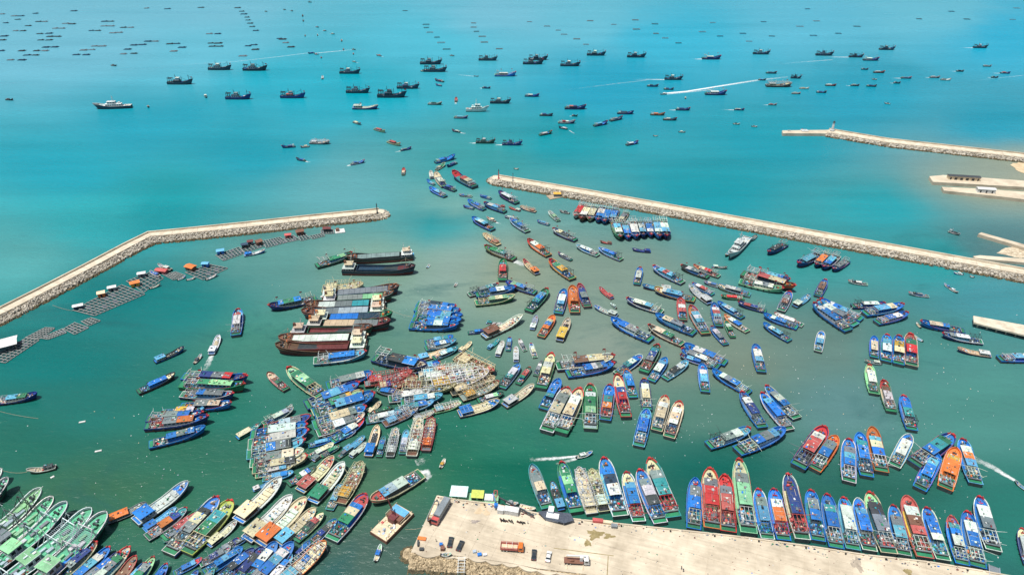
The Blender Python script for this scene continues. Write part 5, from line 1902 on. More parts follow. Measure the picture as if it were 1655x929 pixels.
def blob(name, px, py, rx, ry, mat, seed, z=QZ + .02):
    c = at(px, py, z); r = random.Random(seed); pts = []
    for k in range(26):
        a = k / 26 * 6.283; f = .55 + .45 * r.random() + .2 * math.sin(a * 3 + seed)
        pts.append(Vector((math.cos(a) * rx * f, math.sin(a) * ry * f, 0)))
    m_ = MB(); m_.face(pts); o = m_.build(name, mat); o.location = c
    tag(o, kind='structure')
blob('wet_stain', 962, 863, 3.6, 2.6, M_STAIN, 1); blob('wet_stain', 984, 866, 2.2, 1.4, M_STAIN, 2); blob('wet_stain', 950, 877, 1.6, 1.8, M_STAIN, 3)
blob('wet_stain', 780, 823, 3.4, 3.2, plain_material('tan_stain', srgb(176, 156, 126), srgb(196, 178, 150), .5), 4)
blob('wet_stain', 1385, 912, 2.4, 3.4, plain_material('dark_stain', srgb(140, 130, 116), srgb(176, 164, 146), .5), 5)
blob('wet_stain', 1468, 924, 1.6, 2.0, M_STAIN, 6)
blob('wet_stain', 768, 842, 2.4, 1.0, plain_material('oil_stain', srgb(120, 112, 108), srgb(160, 150, 140), .8), 7)
# drain channel in the slabs
for a, b in (((895, 885), (992, 897.5)), ((983, 898), (981, 935))):
    p, q = at(*a, QZ + .02) - QO, at(*b, QZ + .02) - QO
    beam(quay, p, q, .28, .03, M_STAIN, 'drain_channel')

# ------------------------------------------------------------------ vehicles
def wheel_set(root, xs, w, r):
    for x in xs:
        for sg in (1, -1):
            m_ = MB(); m_.bar((x, sg * (w / 2 - .12), r), (x, sg * (w / 2 + .06), r), 2 * r, n=12)
            o = m_.build('wheel', M_RUBBER, root)
            m_ = MB(); m_.bar((x, sg * (w / 2 + .05), r), (x, sg * (w / 2 + .08), r), r * 1.1, n=8); m_.build('rim', M_STEEL, o)
M_CAR = paint_material('car_paint', 'object', 0.2, 0.05)
def car(label, px, py, rz, col):
    root = empty('parked_car', at(px, py, QZ + .01), R(rz))
    prof = [(-2.25, .35, .86), (-2.3, .8, .9), (-2.1, .95, .9), (-1.5, 1.0, .88), (-.95, 1.42, .72), (.35, 1.46, .7), (1.05, 1.02, .86), (1.9, .88, .88), (2.25, .7, .84), (2.28, .35, .82)]
    m_ = MB(); m_.grid([[(x, -w, .3), (x, -w, min(z, .95)), (x, -w * .95, z), (x, w * .95, z), (x, w, min(z, .95)), (x, w, .3)] for x, z, w in prof], flip=True)
    m_.face([(prof[0][0], y, z) for y, z in ((-.86, .3), (.86, .3), (.86, .35), (-.86, .35))]); m_.build('body', M_CAR, root, col)
    g = MB()
    g.face([(.42, -.66, 1.45), (1.02, -.8, 1.05), (1.02, .8, 1.05), (.42, .66, 1.45)]); g.face([(-1.02, .68, 1.4), (-1.5, .82, 1.02), (-1.5, -.82, 1.02), (-1.02, -.68, 1.4)])
    for f in g.v: pass
    g.v = [(x * 1.01, y, z + .03) for x, y, z in g.v]
    for sg in (1, -1):
        q = [(-1.3, sg * .9, 1.02), (.9, sg * .9, 1.02), (.35, sg * .76, 1.38), (-.9, sg * .77, 1.38)]
        g.face(q if sg < 0 else q[::-1])
    g.build('windows', M_GLASS, root)
    for sg in (1, -1):
        h_ = MB(); h_.box((2.24, sg * .62, .68), (.1, .4, .16)); h_.build('headlight', M_STEEL, root)
        h_ = MB(); h_.box((-2.27, sg * .62, .78), (.1, .4, .16)); h_.build('tail_light', M_PAINT, root, 'R')
    wheel_set(root, (-1.4, 1.4), 1.72, .33)
    tag(root, label, 'car', 'cars parked on the quay')
car('black car, left of the two side by side near quay end', 728, 877, 84, 'K')
car('black car, right of the two side by side near quay end', 744, 883, 72, 'K')
car('black car with bright windscreen just right of the red truck', 863, 897.5, 84, 'K')
car('white car parked right of the black car by red truck', 886.5, 900.5, 78, 'W')

def truck(label, px, py, rz, L, w, cabc, bedc, cargo, fence=True, name='cargo_truck'):
    root = empty(name, at(px, py, QZ + .01), R(rz))
    ch = MB(); ch.box((0, 0, .75), (L, w * .5, .3)); ch.build('chassis', M_RUBBER, root)
    c = MB(); x1 = L / 2
    c.grid([[(x, -w / 2, .7), (x, -w / 2, z), (x, w / 2, z), (x, w / 2, .7)] for x, z in ((x1 - 2.0, 2.75), (x1 - .45, 2.8), (x1 - .1, 1.9), (x1, .9))], flip=True)
    c.face([(x1, -w / 2, .7), (x1, w / 2, .7), (x1, w / 2, .9), (x1, -w / 2, .9)]); c.face([(x1 - 2, w / 2, .7), (x1 - 2, -w / 2, .7), (x1 - 2, -w / 2, 2.75), (x1 - 2, w / 2, 2.75)])
    cab = c.build('cab', M_CAR, root, cabc)
    g = MB(); g.face([(x1 - .4, -w * .44, 2.72), (x1 - .09, -w * .44, 1.95), (x1 - .09, w * .44, 1.95), (x1 - .4, w * .44, 2.72)]); g.v = [(x + .04, y, z + .02) for x, y, z in g.v]
    for sg in (1, -1): g.box((x1 - 1.1, sg * w / 2, 2.1), (1.0, .04, .7))
    g.build('windows', M_GLASS, cab)
    bl = L - 2.2; bx = -L / 2 + bl / 2
    b = MB(); b.box((bx, 0, 1.1), (bl, w, .16)); b.build('load_bed', M_PAINT, root, cargo)
    if fence:
        for sg in (1, -1):
            f = MB()
            f.box((bx, sg * w / 2, 1.65), (bl, .08, 1.0))
            f.box((bx, sg * w / 2, 2.55), (bl, .12, .14))
            for i in range(5): f.bar((bx - bl / 2 + i * bl / 4, sg * w / 2, 1.1), (bx - bl / 2 + i * bl / 4, sg * w / 2, 2.6), .12)
            f.build('side_fence', M_PAINT, root, bedc)
        for x in (bx - bl / 2, bx + bl / 2 - .06):
            f = MB(); f.box((x, 0, 1.65), (.08, w - .2, 1.0)); f.build('end_board', M_PAINT, root, bedc)
        for i in (1, 2):
            f = MB(); f.bar((bx - bl / 2 + i * bl / 3, -w / 2, 2.6), (bx - bl / 2 + i * bl / 3, w / 2, 2.6), .14); f.build('hoop', M_PAINT, root, 'W')
    wheel_set(root, (-L / 2 + 1.2, -L / 2 + 2.3, L / 2 - 1.3), w - .2, .48)
    tag(root, label, 'truck')
    return root, bx, bl
truck('red open-bed truck with fenced sides parked on the quay', 828, 887.5, -5, 8.4, 2.6, 'O', 'P', 'C')
rt, bx, bl = truck('long truck with red cab and grey box by quay end', 713, 830.5, 248, 11.5, 2.7, 'P', 'E', 'E', False)
b = MB(); b.box((bx, 0, 2.35), (bl - .1, 2.6, 2.3)); b.build('cargo_box', M_PAINT, rt, 'E')
rt, bx, bl = truck('white crane truck with folded boom near the drain channel', 932, 908.5, -4, 9.0, 2.5, 'W', 'C', 'U', False, 'crane_truck')
b = MB(); b.bar((-3.8, .3, 3.2), (3.0, .3, 3.4), .6); b.box((1.6, .2, 2.2), (1.1, 1.2, 2.2)); b.build('crane_boom', M_PAINT, rt, 'W')
b = MB()
for sg in (1, -1):
    for x in (-3.5, 2.2): b.bar((x, 0, .5), (x, sg * 2.6, .3), .25); b.box((x, sg * 2.6, .12), (.5, .5, .2))
b.build('outrigger', M_PAINT, rt, 'C')
b = MB(); b.lump((-1.8, -.3, 1.2), (2.4, 1.1, .7), random.Random(3)); b.build('load', M_PAINT, rt, 'U')

def scooter(label, px, py, rz, col):
    root = empty('scooter', at(px, py, QZ + .01), R(rz))
    m_ = MB(); m_.box((-.25, 0, .62), (.9, .3, .34), top=.85); m_.box((.45, 0, .7), (.16, .38, .7), ry=.3); m_.box((.1, 0, .34), (.6, .28, .12)); m_.build('body', M_CAR, root, col)
    m_ = MB(); m_.box((-.2, 0, .85), (.75, .3, .12)); m_.build('seat', M_RUBBER, root)
    m_ = MB(); m_.bar((.48, -.35, 1.05), (.48, .35, 1.05), .06); m_.build('handlebar', M_RUBBER, root)
    for x in (-.6, .62):
        m_ = MB(); m_.bar((x, -.07, .25), (x, .07, .25), .5, n=12); m_.build('wheel', M_RUBBER, root)
    tag(root, label, 'scooter', 'scooters parked on the quay')
for i, x in enumerate((809, 812, 815, 818, 824, 828, 838, 843, 846)):
    scooter('dark scooter, %s from left in the group before the white booth' % ORD[i], x, 841 + .12 * (x - 809) + (i % 2) * .6, 110 + (i * 37) % 60, 'K' if i % 3 else 'X')

# people: one skinned body each
def person_mesh(lean=0.0, name='body', shirt='D', trousers='K', bend=.12):
    me = bpy.data.meshes.new(name)
    V = [(0, 0, .92), (0, 0, 1.15), (.02, 0, 1.38), (.03, 0, 1.5), (.05, 0, 1.66), (.03, .2, 1.4), (.0, .27, 1.12), (.12, .26, .88), (.03, -.2, 1.4), (.04, -.28, 1.12), (.16, -.24, .9),
         (0, .1, .88), (.08, .12, .48), (-.02, .13, .07), (.1, .14, .04), (0, -.1, .88), (-.06, -.12, .48), (-.16, -.12, .09), (-.05, -.13, .04), (.06, 0, 1.74)]
    E = [(0, 1), (1, 2), (2, 3), (3, 4), (4, 19), (2, 5), (5, 6), (6, 7), (2, 8), (8, 9), (9, 10), (0, 11), (11, 12), (12, 13), (13, 14), (0, 15), (15, 16), (16, 17), (17, 18)]
    rad = [.14, .13, .15, .055, .1, .06, .045, .035, .06, .045, .035, .085, .06, .045, .04, .085, .06, .045, .04, .07]
    me.from_pydata(V, E, []); me.update()
    o = bpy.data.objects.new('person', me); COL.objects.link(o)
    md = o.modifiers.new('skin', 'SKIN')
    for i, r_ in enumerate(rad): me.skin_vertices[0].data[i].radius = (r_, r_)
    me.skin_vertices[0].data[0].use_root = True
    o.modifiers.new('subdiv', 'SUBSURF').levels = 1
    return o
def cloth_material(name, shirt, trousers, hair=srgb(26, 22, 20), skin=srgb(176, 128, 98)):
    m, nt, ns, ln, bs = new_mat(name)
    tc = N(nt, 'ShaderNodeTexCoord'); sp = N(nt, 'ShaderNodeSeparateXYZ'); ln.new(tc.outputs['Object'], sp.inputs[0])
    rp = N(nt, 'ShaderNodeValToRGB'); rp.color_ramp.interpolation = 'CONSTANT'
    e = rp.color_ramp.elements; e[0].position = 0; e[0].color = trousers; e[1].position = .50; e[1].color = shirt
    for p_, c_ in ((.79, skin), (.925, hair)): q = e.new(p_); q.color = c_
    mt = N(nt, 'ShaderNodeMath', operation='DIVIDE'); mt.inputs[1].default_value = 1.85
    ln.new(sp.outputs['Z'], mt.inputs[0]); ln.new(mt.outputs[0], rp.inputs['Fac']); ln.new(rp.outputs[0], bs.inputs['Base Color'])
    bs.inputs['Roughness'].default_value = .8
    return m
for lab, x, y, rz, s, t in (('person in dark clothes walking alone at left end of quay', 705, 874.5, 200, 'K', 'K'),
                            ('person in dark clothes, upper of the two walking on open quay', 1101, 919, 30, 'K', 'D'),
                            ('person in blue shirt, lower of the two walking on open quay', 1104, 923, 40, 'D', 'K'),
                            ('person in white shirt standing right of the parked scooters', 853, 846, 90, 'W', 'K'),
                            ('person in red shirt by the grey crate at quay edge', 1000, 850, 90, 'P', 'K')):
    o = person_mesh(); o.location = at(x, y, QZ + .01); o.rotation_euler = (0, 0, R(rz))
    o.data.materials.append(cloth_material('clothes', PAL[s], PAL[t])); tag(o, lab, 'person')

# ------------------------------------------------------------------ things on the quay
def crate(name, label, cat, px, py, s, rz, col, lid=None, z=QZ + .01, slats=3):
    root = empty(name, at(px, py, z), R(rz))
    m_ = MB(); m_.box((0, 0, s[2] / 2), s); m_.build('box', M_PAINT, root, col)
    m_ = MB()
    for i in range(slats): m_.box((-s[0] / 2 + (i + .5) * s[0] / slats, 0, s[2] * .5), (.12, s[1] + .08, s[2] * .96))
    m_.build('ribs', M_PAINT, root, col)
    m_ = MB(); m_.box((0, 0, s[2] + .05), (s[0] + .12, s[1] + .12, .1)); m_.build('lid', M_TARP, root, lid or col)
    tag(root, label, cat)
crate('market_booth', 'large white flat-roofed booth on the quay edge', 'booth', 827, 828.5, (5.4, 2.4, 2.2), -12, 'W', 'W', slats=5)
crate('market_booth', 'small white booth left of the large white booth', 'booth', 809.5, 827, (2.4, 2.2, 2.2), -10, 'W', 'W')
crate('market_booth', 'grey-white booth in front of the dark mesh awning', 'booth', 893, 838.5, (4.6, 2.4, 2.0), -12, 'S', 'W', slats=4)
crate('market_booth', 'narrow pale block behind the grey-white booth', 'booth', 890.5, 830.5, (2.0, 2.6, 3.0), -12, 'S', 'W')
crate('ice_chest', 'red flat container on quay edge beside cream lamp boats', 'container', 966, 842.5, (3.8, 1.4, 1.0), -8, 'P', 'P')
crate('ice_chest', 'red flat chest behind the large white booth', 'container', 831, 822, (3.4, 1.0, .9), -10, 'X', 'P')
crate('ice_chest', 'cream chest on quay edge right of the red container', 'container', 982, 845, (3.4, 1.2, .8), -8, 'C', 'C')
crate('metal_bin', 'grey metal bin standing under the blue boat stern', 'bin', 992.5, 851, (2.2, 1.4, 1.0), -8, 'E', 'E')
crate('plastic_bin', 'bright blue bin left of the parked black cars', 'bin', 713, 881, (1.1, .9, 1.0), 0, 'B', 'B')
crate('plastic_bin', 'brown crate below the bright blue bin', 'crate', 715.5, 887.5, (1.4, 1.4, 1.2), 0, 'U', 'U')
crate('tool_box', 'black box on the lower left corner of quay', 'box', 681.5, 888, (1.5, 1.0, .7), 0, 'K', 'K')
crate('plank_stack', 'orange plank stack at the left edge of quay', 'planks', 682, 870.5, (3.0, 1.3, .4), -10, 'O', 'O')
crate('plank_stack', 'dark upright board near the left edge of quay', 'planks', 676, 879, (.5, 2.2, .9), 4, 'K', 'K')
crate('tarp_bundle', 'blue tarpaulin bundle on the near quay edge', 'bundle', 775, 896.5, (1.4, 1.1, .6), 10, 'B', 'B')
crate('tarp_bundle', 'white and navy bundle right of the blue tarpaulin bundle', 'bundle', 784, 896.5, (1.2, .9, .5), 10, 'N', 'W')
crate('tarp_bundle', 'pale blue bundle left of the blue tarpaulin bundle', 'bundle', 767, 891.5, (1.2, 1.0, .5), 10, 'L', 'S')
# dark mesh awning
P = [at(x, y, QZ + 1.6) for x, y in ((869, 826), (884, 824.5), (922, 829), (928, 840), (912, 845), (880, 837))]
c = sum(P, Vector()) / 6; c.z = QZ
root = empty('mesh_awning', c)
m_ = MB(); t_ = [p - c for p in P]; m_.face(t_[::-1]); m_.face([p - Vector((0, 0, .12)) for p in t_])
for i in range(6): j = (i + 1) % 6; m_.face([t_[i] - Vector((0, 0, .12)), t_[i], t_[j], t_[j] - Vector((0, 0, .12))])
m_.build('awning_sheet', M_NET, root)
for p in t_:
    m_ = MB(); q = p * .94; m_.bar((q.x, q.y, -1.0), (q.x, q.y, p.z - .05), .15); m_.build('post', M_STEEL, root)
tag(root, 'dark mesh awning spread at the quay edge between moored boats', 'awning')
# conveyor boom
a, b = at(806, 803, 4.5), at(863, 833, 4.0); c = Vector((b.x, b.y, QZ)); root = empty('conveyor_boom', c)
m_ = MB(); m_.bar(a - c, b - c, .7); m_.build('boom', M_PAINT, root, 'K')
for f in (.75, .95):
    p = a.lerp(b, f) - c; m_ = MB(); m_.bar((p.x - .6, p.y, 0), p, .2); m_.bar((p.x + .6, p.y, 0), p, .2); m_.build('trestle', M_PAINT, root, 'P')
tag(root, 'long dark conveyor boom reaching out over the moored barge', 'conveyor')
# small blue quay crane
root = empty('quay_crane', at(801, 820, QZ + .01)); m_ = MB(); m_.bar((0, 0, 0), (0, 0, 3.2), .6, n=8); m_.build('post', M_PAINT, root, 'D')
m_ = MB(); m_.bar((0, 0, 3), (-1.2, 3.4, 4.2), .35); m_.bar((0, 0, 3), (.3, -1.2, 3), .5); m_.build('jib', M_PAINT, root, 'B')
m_ = MB(); m_.box((.2, -.8, 2.2), (1.4, 1.2, 1.5)); m_.build('cab', M_PAINT, root, 'B')
tag(root, 'small blue crane at quay edge beside the green barge', 'crane')
# scraps and spilled gear on the concrete
rng = random.Random(404); db = MB()
for i in range(420):
    if i < 240:
        k = rng.uniform(0, len(edge_px) - 2); j = int(k); fx = k - j
        x = edge_px[j][0] * (1 - fx) + edge_px[j + 1][0] * fx; y = edge_px[j][1] * (1 - fx) + edge_px[j + 1][1] * fx + abs(rng.gauss(0, 5)) + 2
    else: x = rng.uniform(680, 1500); y = 840 + (x - 680) * .085 + rng.uniform(0, 60)
    if y > 896 and x < 900: continue
    p = at(x, y, QZ); sz = rng.uniform(.1, .4) if i > 240 else rng.uniform(.15, .7)
    db.lump((p.x, p.y, QZ), (sz * rng.uniform(1, 2), sz, sz * .5), rng, col=PAL[rng.choice('KKUEEWCBGTXD')])
tag(db.build('quay_scraps', M_TINT), kind='stuff')
# mooring posts
for i in range(16):
    f = (i + .5) / 16; k = f * (len(edge_px) - 2); j = int(k); fx = k - j
    x = edge_px[j][0] * (1 - fx) + edge_px[j + 1][0] * fx; y = edge_px[j][1] * (1 - fx) + edge_px[j + 1][1] * fx
    p = at(x, y, QZ); root = empty('bollard', Vector((p.x, p.y - 1.6, QZ)))
    m_ = MB(); m_.bar((0, 0, 0), (0, 0, .55), .4, n=8); m_.build('post', M_RUBBER, root)
    m_ = MB(); m_.box((0, 0, .6), (.6, .45, .18)); m_.build('head', M_RUBBER, root)
    tag(root, 'dark mooring bollard, %s from left along the quay edge' % ORD[i], 'bollard', 'bollards along the quay edge')
# beached wooden boat by the long truck
p0, p1 = at(693, 845, QZ + 1), at(705, 814, QZ + 1); mid = (p0 + p1) / 2
root = empty('beached_boat', Vector((mid.x, mid.y, QZ + .45)), math.atan2(p0.y - p1.y, p0.x - p1.x))
motorboat(root, 11, 2.2, 'U', '-', {'d': 'C', 'c': 'c', 'r': 'E'}, random.Random(9))
tag(root, 'narrow weathered wooden boat lying ashore beside the long truck', 'small boat')
root = empty('beached_boat', at(722, 897, QZ + .3), R(0)); motorboat(root, 3.6, 1.4, 'M', '-', {'d': 'Z'}, random.Random(10))
tag(root, 'tiny green rowing boat at the near quay edge', 'small boat')
# white lattice landing at the near side
root = empty('landing_frame', at(746, 919, 0)); 
for x in (-1.2, 1.2):
    for y in (-3, 0, 3):
        m_ = MB(); m_.bar((x, y, -2), (x * .9, y, 2.4), .28); m_.build('post', M_STEEL, root)
    m_ = MB(); m_.bar((x * .9, -3.2, 2.4), (x * .9, 3.2, 2.4), .25); m_.build('rail', M_STEEL, root)
for i in range(6):
    m_ = MB(); m_.bar((-1.5, -3 + i * 1.2, 2.45), (1.5, -3 + i * 1.2, 2.45), .25); m_.build('rung', M_STEEL, root)
tag(root, 'white lattice landing frame standing in water at near quay side', 'landing')
# grey boarding ramp at the right end
p = at(1607, 926, 2.0); root = empty('boarding_ramp', p, R(60))
m_ = MB(); m_.box((0, 0, 0), (7, 3.4, .35), ry=.12); m_.build('plate', M_PAINT, root, 'E')
for sg in (1, -1): m_ = MB(); m_.box((0, sg * 1.65, .3), (7, .12, .5), ry=.12); m_.build('side_rail', M_PAINT, root, 'S')
tag(root, 'grey boarding ramp at the right end of the boat row', 'ramp')

# ------------------------------------------------------------------ green service barge with a pavilion, and small craft beside it
def place(name, bpx, spx, zb=1.5):
    b_, s_ = at(*bpx, zb), at(*spx, zb); b_.z = s_.z = 0
    m = (b_ + s_) / 2
    return empty(name, m, math.atan2(b_.y - s_.y, b_.x - s_.x)), (b_ - s_).length
root, L = place('service_barge', (806, 806), (729, 801)); rng = random.Random(21)
m_ = MB(); m_.box((0, 0, .5), (L, 4.6, 1.8), top=1.0); m_.build('hull', M_PAINT, root, 'Z')
m_ = MB(); m_.box((0, 0, 1.45), (L - .3, 4.3, .1)); m_.build('deck', M_PAINT, root, 'M')
m_ = MB(); m_.box((-L * .33, .4, 4.0), (L * .36, 5.4, .18)); m_.build('pavilion_roof', M_TARP, root, (.62, .85, .84, 1))
for x in (-L * .49, -L * .33, -L * .17):
    for y in (-2, 2.6): m_ = MB(); m_.bar((x, y, 1.4), (x, y, 3.95), .16); m_.build('post', M_STEEL, root)
m_ = MB(); m_.box((L * .06, 0, 2.5), (L * .24, 3.6, 2.1)); cb = m_.build('cabin', M_PAINT, root, 'M')
m_ = MB()
for x in (-.5, .5): m_.box((L * .06 + x * 2.4, -1.81, 2.7), (1.6, .06, 1.0))
m_.build('windows', M_GLASS, cb)
m_ = MB(); m_.box((L * .06, 0, 3.62), (L * .26, 4.0, .14)); m_.build('cabin_roof', M_TARP, root, 'V')
m_ = MB(); m_.box((L * .3, 0, 1.9), (L * .2, 3.2, .8)); m_.build('engine_cover', M_PAINT, root, 'W')
m_ = MB()
for x in (.40, .47):
    for y in (-1.5, 1.5): m_.bar((L * x, y, 1.4), (L * x, y, 4.6), .22)
    m_.bar((L * x, -1.5, 4.6), (L * x, 1.5, 4.6), .22)
for y in (-1.5, 1.5): m_.bar((L * .4, y, 4.6), (L * .47, y, 4.6), .22); m_.bar((L * .4, y, 3), (L * .47, y, 4.6), .16)
m_.build('hoist_frame', M_PAINT, root, 'P')
tag(root, 'green service barge with pale cyan pavilion roof at quay end', 'barge')
for lab, b_, s_, hull, roofs, o in (('small grey boat moored between barge and large white booth', (838, 814), (818, 810), 'E', 'E', {}),
                                     ('small cream boat with orange gear left of the mesh awning', (866, 824), (840, 816), 'C', '-', {'c': 'r'})):
    root, L = place('small_boat', b_, s_, .8); motorboat(root, L, L * .3, hull, roofs, o, random.Random(hexrand(lab))); tag(root, lab, 'small boat')
# crane barge
root, L = place('crane_barge', (656, 822), (611, 867)); rng = random.Random(31)
Bw = 8.2
m_ = MB(); m_.box((0, 0, .6), (L, Bw, 2.0)); m_.build('hull', M_PAINT, root, 'U')
m_ = MB(); m_.box((0, 0, 1.65), (L - .3, Bw - .3, .1)); m_.build('deck', M_PAINT, root, 'C')
m_ = MB(); m_.box((L * .22, 0, 2.6), (L * .36, Bw * .8, 1.9)); m_.build('deckhouse', M_PAINT, root, 'U')
m_ = MB(); m_.box((L * .3, 0, 3.62), (L * .2, Bw * .84, .14)); m_.build('deckhouse_roof', M_TARP, root, 'L')
m_ = MB(); m_.box((L * .06, 0, 2.9), (3.2, 3.0, 2.4)); m_.build('crane_cab', M_PAINT, root, 'X')
m_ = MB()
tip_ = (L * .12, 3.2, 12.0)
for sy in (-.7, .7): m_.bar((L * .1, sy, 4), tip_, .3)
for i in range(5):
    f = (i + .5) / 5; p = Vector((L * .1, -.7, 4)).lerp(Vector(tip_), f); q = Vector((L * .1, .7, 4)).lerp(Vector(tip_), min(1, f + .12)); m_.bar(p, q, .18)
m_.build('crane_boom', M_PAINT, root, 'X')
m_ = MB()
for x in (-.46, -.2, .05, .46):
    for sy in (-1, 1): m_.bar((L * x, sy * Bw * .46, 1.6), (L * x, sy * Bw * .46, 3.4), .2)
for sy in (-1, 1): m_.bar((L * .05, sy * Bw * .46, 3.4), (L * .46, sy * Bw * .46, 3.4), .18)
m_.build('stanchions', M_PAINT, root, 'C')
g = MB()
for _ in range(26):
    x, y = rng.uniform(-.45, .0) * L, rng.uniform(-.4, .4) * Bw
    g.lump((x, y, 1.7), (rng.uniform(.5, 1.8), rng.uniform(.5, 1.5), rng.uniform(.2, .8)), rng, col=rng.choice(GEAR_PALE))
tag(g.build('nets_and_gear', M_TINT, root), kind='stuff')
tag(root, 'rusty cream crane barge with red-brown crane left of the quay', 'crane barge')
# float with yellow roof under the long breakwater
root, P, c = slab_thing('work_float', 'timber work float with yellow-roofed hut under the long breakwater', 'float', [(883, 316), (905, 313), (912, 318), (889, 322)], .6, .8, M_WOOD)
m_ = MB(); m_.box((1.5, .5, 1.6), (5, 3.4, 2.2)); m_.build('hut_wall', M_PAINT, root, 'E')
m_ = MB(); m_.box((1.5, .5, 2.8), (5.6, 4, .16)); m_.build('hut_roof', M_TARP, root, 'Y')
# white vessel at the far pier head
root, L = place('small_boat', (1272, 215), (1306, 214.5), .8); carrier(root, L, 5, 'W', 'W', {'d': 'W', 'wall': 'W'}, random.Random(4), True)
tag(root, 'white vessel moored at the tip of the far slim breakwater', 'boat')

# ------------------------------------------------------------------ foam: wakes and litter
def foam_material():
    m, nt, ns, ln, bs = new_mat('sea_foam')
    geo = N(nt, 'ShaderNodeNewGeometry'); at_ = N(nt, 'ShaderNodeAttribute', attribute_name='tint')
    nz = N(nt, 'ShaderNodeTexNoise'); nz.inputs['Scale'].default_value = .55; nz.inputs['Detail'].default_value = 6; nz.inputs['Roughness'].default_value = .7
    ln.new(geo.outputs['Position'], nz.inputs['Vector'])
    sp = N(nt, 'ShaderNodeSeparateColor'); ln.new(at_.outputs['Color'], sp.inputs[0])
    ad = N(nt, 'ShaderNodeMath', operation='ADD'); ln.new(nz.outputs['Fac'], ad.inputs[0]); ln.new(sp.outputs[0], ad.inputs[1])
    mr = N(nt, 'ShaderNodeMapRange'); mr.inputs['From Min'].default_value = .72; mr.inputs['From Max'].default_value = 1.3; mr.inputs['To Max'].default_value = .95
    ln.new(ad.outputs[0], mr.inputs['Value'])
    bs.inputs['Base Color'].default_value = (.82, .86, .86, 1); bs.inputs['Roughness'].default_value = .8
    ln.new(mr.outputs[0], bs.inputs['Alpha'])
    return m
M_FOAM = foam_material()
def foam_strip(pts, w0, w1, a0, a1, seed=1):
    """a band of foam on the water: dense in the middle, thinning to its edges and its end"""
    m_ = MB(); n = len(pts); rows = []; al = []
    for i, p in enumerate(pts):
        f = i / (n - 1); t = (pts[min(n - 1, i + 1)] - pts[max(0, i - 1)]).normalized(); nn = Vector((-t.y, t.x, 0))
        w = w0 + (w1 - w0) * f; a = a0 + (a1 - a0) * f
        rows.append([Vector((p.x, p.y, .04)) + nn * w * s for s in (-1, -.5, 0, .5, 1)]); al.append([0 if i == n - 1 else a * q for q in (0, .75, 1, .75, 0)])
    for i in range(n - 1):
        for j in range(4):
            k = len(m_.v); m_.v.extend([tuple(rows[i][j]), tuple(rows[i][j + 1]), tuple(rows[i + 1][j + 1]), tuple(rows[i + 1][j])])
            m_.f.append((k, k + 1, k + 2, k + 3)); m_.m.append(0); m_.c.append((al[i][j], al[i][j + 1], al[i + 1][j + 1], al[i + 1][j]))
    me = bpy.data.meshes.new('wake_foam'); me.from_pydata(m_.v, [], m_.f); me.materials.append(M_FOAM)
    ca_ = me.color_attributes.new('tint', 'FLOAT_COLOR', 'CORNER'); arr = []
    for c_ in m_.c:
        for q in c_: arr.extend((q, q, q, 1))
    ca_.data.foreach_set('color', arr); me.update()
    o = bpy.data.objects.new('wake_foam', me); COL.objects.link(o); tag(o, kind='stuff')
for root, L, B, k in WAKES:
    d = Vector((math.cos(root.rotation_euler.z), math.sin(root.rotation_euler.z), 0)); s = root.location - d * L * .5
    n = 12
    foam_strip([s - d * (L * k * i / n) + Vector((0, .0, 0)) for i in range(n + 1)], B * .5, B * (.7 + .2 * k), .62, .1)
for pl, w0, w1, a0, a1 in (([(1075, 151), (1110, 148), (1160, 140), (1224, 130), (1280, 124)], 1.8, 4.5, 1.0, .25),
                           ([(498, 86), (450, 92), (380, 100), (290, 105), (190, 116)], 1.2, 4, .48, .1),
                           ([(1640, 776), (1605, 755), (1570, 738), (1545, 728)], 1.2, 4.5, .7, .1),
                           ([(932, 737), (900, 740), (868, 742), (838, 741)], .8, 2.2, .75, .2),
                           ([(680, 764), (690, 762), (692, 768), (688, 775), (680, 778)], 2, 3, .7, .3),
                           ([(672, 748), (690, 742), (702, 737)], 3, 4, .38, .1),
                           ([(1345, 97), (1290, 101), (1240, 106)], 1.2, 4, .5, .1),
                           ([(912, 104), (930, 102), (1015, 92)], .8, 1.5, .35, .1),
                           ([(1045, 130), (1000, 135), (930, 144), (860, 150)], 1.2, 4, .42, .08),
                           ([(920, 211), (928, 216), (931, 221)], .8, 1.4, .6, .1),
                           ([(1655, 122), (1600, 128), (1540, 135)], 1, 3, .4, .1)):
    foam_strip(resample([at(x, y) for x, y in pl], 6), w0, w1, a0, a1)
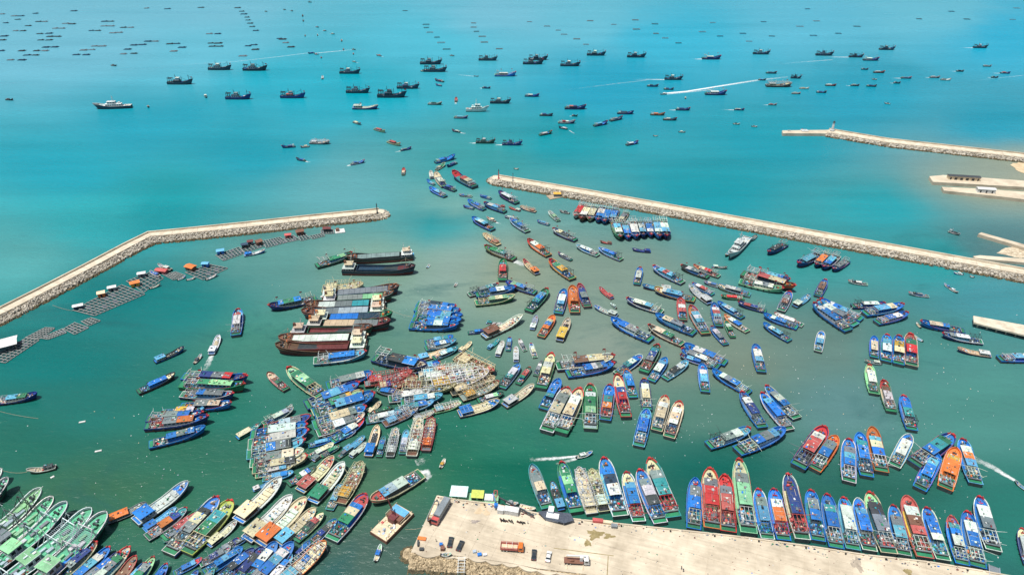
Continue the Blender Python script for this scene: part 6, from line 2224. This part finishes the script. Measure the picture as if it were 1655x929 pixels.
# floating litter
rng = random.Random(99); lt = MB()
spots = [(300, 690, 260, 90, 40), (700, 700, 200, 60, 30), (1250, 600, 220, 100, 90), (1400, 720, 220, 60, 60), (620, 500, 200, 80, 40), (1100, 700, 160, 50, 50), (1560, 600, 100, 120, 40), (250, 780, 120, 60, 20), (1520, 830, 120, 80, 30), (500, 740, 80, 30, 20)]
for cx, cy, rx, ry, n in spots:
    for _ in range(n):
        p = at(cx + rng.gauss(0, .45) * rx, cy + rng.gauss(0, .45) * ry)
        s = rng.uniform(.08, .26)
        lt.box((p.x, p.y, .08), (s * rng.uniform(1, 2.4), s, .2), rng.uniform(0, 3), col=PAL[rng.choice('WWWWCSE')])
tag(lt.build('floating_litter', M_TINT), kind='stuff')
# two drifting white foam floats
for i, (x, y, lab) in enumerate(((133, 682, 'white foam slab drifting left of the raft of eight'), (159, 729, 'white foam slab drifting below the raft of eight'), (85, 771, 'white foam block drifting beside the cream open boat'))):
    p = at(x, y); m_ = MB(); m_.box((0, 0, .12), (2.6 if i < 2 else 1.4, .9, .4)); o = m_.build('foam_slab', M_STEEL); o.location = p; o.rotation_euler = (0, 0, R(18 + 30 * (i == 2)))
    tag(o, lab, 'float')
# mooring lines
def rope(label, a, b, za, zb, sag, w=.14):
    A, Bq = at(*a, za), at(*b, zb); o0 = A.copy(); m_ = MB(); n = 8; pts = []
    for i in range(n + 1):
        f = i / n; p = A.lerp(Bq, f); p.z -= 4 * f * (1 - f) * sag; pts.append(p - o0)
    for p, q in zip(pts[:-1], pts[1:]): m_.bar(p, q, w)
    o = m_.build('mooring_rope', M_WOOD); o.location = o0; tag(o, label, 'rope')
rope('pale rope from the top left green trawler to cream open boat', (4, 760), (44, 762), 3, .8, 1)
rope('mooring rope from the crane barge to the left end of quay', (655, 855), (683, 852), 2, 2.6, .4)
rope('mooring rope trailing right from the cargo ships', (622, 497), (668, 512), 4, 2, 1.0)
rope('mooring rope from largest raft to the left breakwater', (85, 493), (117, 502), 1.5, .6, .5)
rope('mooring rope from a bow at the left edge to the water', (-2, 664), (62, 676), 3, .1, .5)

scene.collection.children.link(COL)
